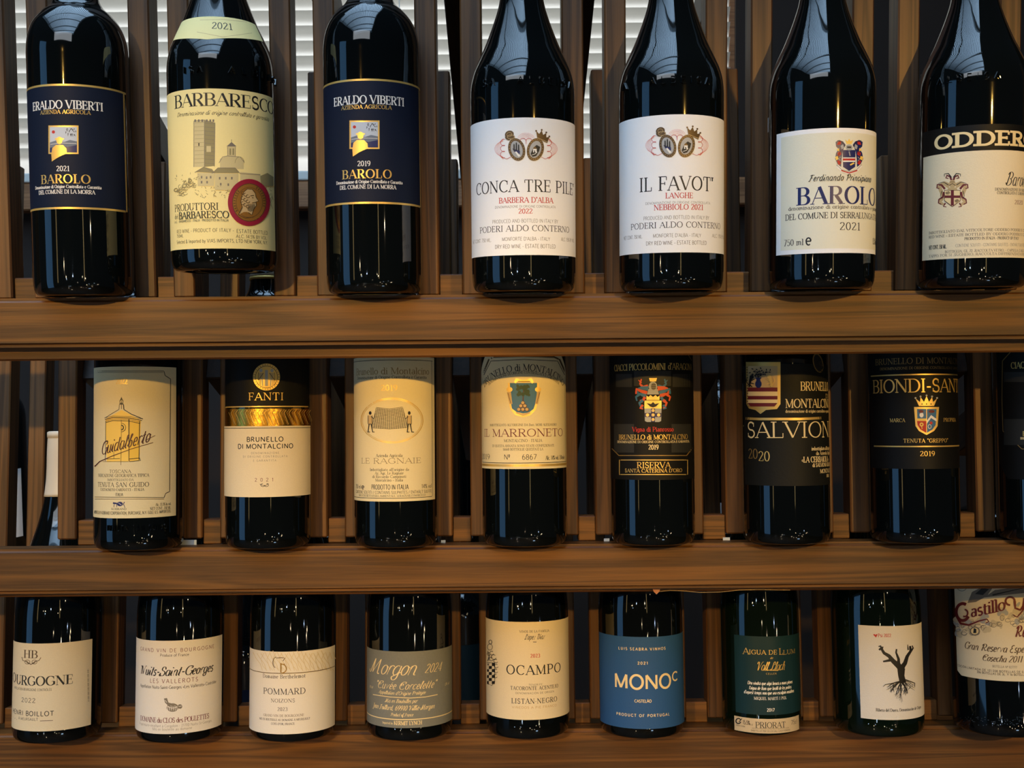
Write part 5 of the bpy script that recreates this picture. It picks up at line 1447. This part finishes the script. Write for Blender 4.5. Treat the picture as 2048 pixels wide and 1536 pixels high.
b.ring('maroon', 2020, 1202, 9, 8, 4, 0, 90, 360); b.line('maroon', [(2029, 1202), (2030, 1216), (2040, 1220), (2048, 1208)], 5, 3); b.line('maroon', [(2048, 1196), (2044, 1222), (2034, 1234), (2026, 1230)], 4, 2); b.text('gay', 2046, 2078, 1222, 24, 'bserif', 'maroon')
b.text('Reserva', 2029, None, 1273, 22, 'bscript', 'maroon', mirror=2060)
b.text('Gran Reserva Especial', 1929, None, 1304, 14, 'bscript', 'bronze', .02, 1, mirror=1998); b.text('Cosecha 2011', 1964, 2046, 1324, 12.5, 'bscript', 'bronze', .02)
b.text('BOTELLA Nº 027777', 1985, 2034, 1336, 4.4, 'sans', 'bronze', .1); b.text('EDICIÓN LIMITADA DE 121.558 BOTELLAS DE 0,75L., 2.196', 1916, None, 1344, 4, 'bsans', 'bronze', .1, mirror=1990); b.text('306 BOTELLAS DE 3L. Y 16 BOTELLAS DE 6L.', 1954, None, 1351, 4, 'bsans', 'bronze', .1, mirror=2014)
beadv, beadf = [], []
for k in range(80):
    th, h = b.cast(1914 + rr.random() * 134, 1434 + rr.random() * 18)
    k0 = len(beadv); r = .0007
    for i in range(6):
        a = i * math.pi / 3
        beadv.append(b.skin(th + r * math.cos(a) / b.R, h + r * math.sin(a), -.0001))
    beadv.append(b.skin(th, h, .0006))
    for i in range(6): beadf.append((k0 + i, k0 + (i + 1) % 6, k0 + 6))
link_mesh('moulded_beads', mesh_from('moulded_beads', beadv, beadf), GLASS, b.root, True)
b.done()

# ================================================================ behind the slats, and loose bits
def rear_bottle(x, y0, y1, Y, paper, label, R=.038, cap='capsule', shape='bordeaux', h0=.03):
    """bottle on a rear shelf: its label spans photo rows y0..y1"""
    root = empty('wine_bottle', (0, 0, 0))
    lo, hi = at(x, y1, Y - R), at(x, y0, Y - R)
    root.location = (at(x, y1, Y).x, Y, lo.z - h0)
    tag(root, label, 'wine bottle', 'bottles stored behind the slats')
    prof = smooth_prof([(R * .3, .011), (R * .76, .0006), (R * .92, .001), (R, .012)], 3) + [(R, .06)] + smooth_prof(upper(shape, R), 5) + [(.0150, .2965), (.0150, .3), (.013, .3015)]
    link_mesh('glass', ring_mesh('glass', prof, 40), GLASS, root, True)
    link_mesh('capsule', ring_mesh('capsule', [(r + .0006, h) for r, h in smooth_prof(upper(shape, R), 5) if h >= .236] + [(.0154, .3012), (.014, .3022)], 32), PAPER[cap], root, True)
    n = 24
    h = (hi.z - lo.z)
    vs, fs = [], []
    for i in range(n + 1):
        a = R_(-75 + 150 * i / n)
        vs += [((R + .0002) * math.sin(a), -(R + .0002) * math.cos(a), z) for z in (h0, h0 + h)]
    for i in range(n): fs.append((2 * i, 2 * i + 2, 2 * i + 3, 2 * i + 1))
    link_mesh('label', mesh_from('label', vs, fs), PAPER[paper], root, True)
    return root
RS = []
RS.append(rear_bottle(672, 950, 1036, 1.46, 'white', 'dim bottle with pale label in the gap left of the net bottle'))
RS.append(rear_bottle(935, 996, 1034, 1.46, 'white', 'dim bottle with short pale label in the gap right of the net bottle'))
RS.append(rear_bottle(1440, 972, 1034, 1.46, 'bone', 'dim bottle with greyish label in the gap left of the striped shield'))
RS.append(rear_bottle(-2, 942, 1080, 1.46, 'white', 'dim bottle with pale label at the left edge behind the middle tier'))
RS.append(rear_bottle(500, 1380, 1440, 1.68, 'navy', 'dim bottle in the gap left of the wood-grain label', shape=BG))
RS.append(rear_bottle(925, 1210, 1356, 1.68, 'teal', 'dim bottle with dark label in the gap right of the grey script label', shape='bordeaux'))
# rear shelves, one plank under the feet of each row of stored bottles
for grp, ys in ((RS[:4], 1.40), (RS[4:], 1.61)):
    z = min(o.location.z for o in grp)
    for o in grp: o.location.z = z if abs(o.location.z - z) < .03 else o.location.z
    zz = sorted({round(o.location.z, 5) for o in grp})
    rack_mesh('rear_shelf', box_mesh('rear_shelf', (-XE, ys, zz[0] - .023), (XE, ys + .14, zz[0] - .001), .002, 1), WOOD_X)
    for o in grp:
        if o.location.z > zz[0] + 1e-4: o.location.z = zz[0]

# paper tags on the ledges and the wire under the middle board
TAG = mat('tag_paper', (176, 190, 208), .7)
def paper_tag(x0, x1, row, up, back, label, tilt=0):
    y = LEDGE_Y[row]
    X0, X1 = at(x0, y, FACE[row] + back).x, at(x1, y, FACE[row] + back).x
    o = link_mesh('paper_tag', box_mesh('paper_tag', (-(X1 - X0) / 2, 0, 0), ((X1 - X0) / 2, .0006, up)), TAG)
    o.location = tier(row, (X0 + X1) / 2, back, 0.0002)
    o.rotation_euler = (-LEAN[row], 0, 0)
    tag(o, label, 'paper tag')
    return o
paper_tag(352, 393, 1, .0046, .021, 'bluish paper tag tucked behind the foot of the yellow-chapel bottle')
paper_tag(882, 891, 1, .0024, .021, 'tiny white paper scrap on the middle ledge just right of the net-and-oval bottle')
paper_tag(1208, 1219, 1, .0026, .021, 'tiny white paper scrap on the middle ledge left of the helmeted-crest bottle')
paper_tag(1446, 1460, 1, .0026, .021, 'tiny white paper scrap on the middle ledge left of the striped-shield bottle')
# corner of a card hanging below the middle board
p = [at(x, y, FACE[1] + .006) for x, y in ((1304, 1172), (1322, 1172), (1319, 1183), (1313, 1189), (1307, 1183))]
vs = [tuple(q) for q in p] + [(q.x, q.y + .0006, q.z) for q in p]
n = len(p)
fs = [tuple(range(n))[::-1], tuple(n + i for i in range(n))] + [(i, (i + 1) % n, n + (i + 1) % n, n + i) for i in range(n)]
o = link_mesh('card_corner', mesh_from('card_corner', vs, fs), mat('card_brown', (176, 120, 92), .7))
tag(o, 'brown card corner poking out under the middle board above the blue label', 'card')
cu = bpy.data.curves.new('wire', 'CURVE')
cu.dimensions = '3D'; cu.bevel_depth = .0004; cu.bevel_resolution = 2
sp = cu.splines.new('POLY')
W = [(1318, 1183), (1340, 1181), (1372, 1182), (1400, 1185), (1440, 1184), (1480, 1180), (1520, 1179), (1555, 1180), (1580, 1180)]
sp.points.add(len(W) - 1)
for i, (x, y) in enumerate(W):
    q = at(x, y, FACE[1] + .0075)
    sp.points[i].co = (q.x, q.y, q.z, 1)
tmp = bpy.data.objects.new('wire_tmp', cu); C.objects.link(tmp)
dg = bpy.context.evaluated_depsgraph_get()
me = bpy.data.meshes.new_from_object(tmp.evaluated_get(dg))
bpy.data.objects.remove(tmp)
o = link_mesh('wire', me, mat('wire_pale', (150, 130, 104), .4, .5), smooth=True)
tag(o, 'thin pale wire running along the underside of the middle board', 'wire')
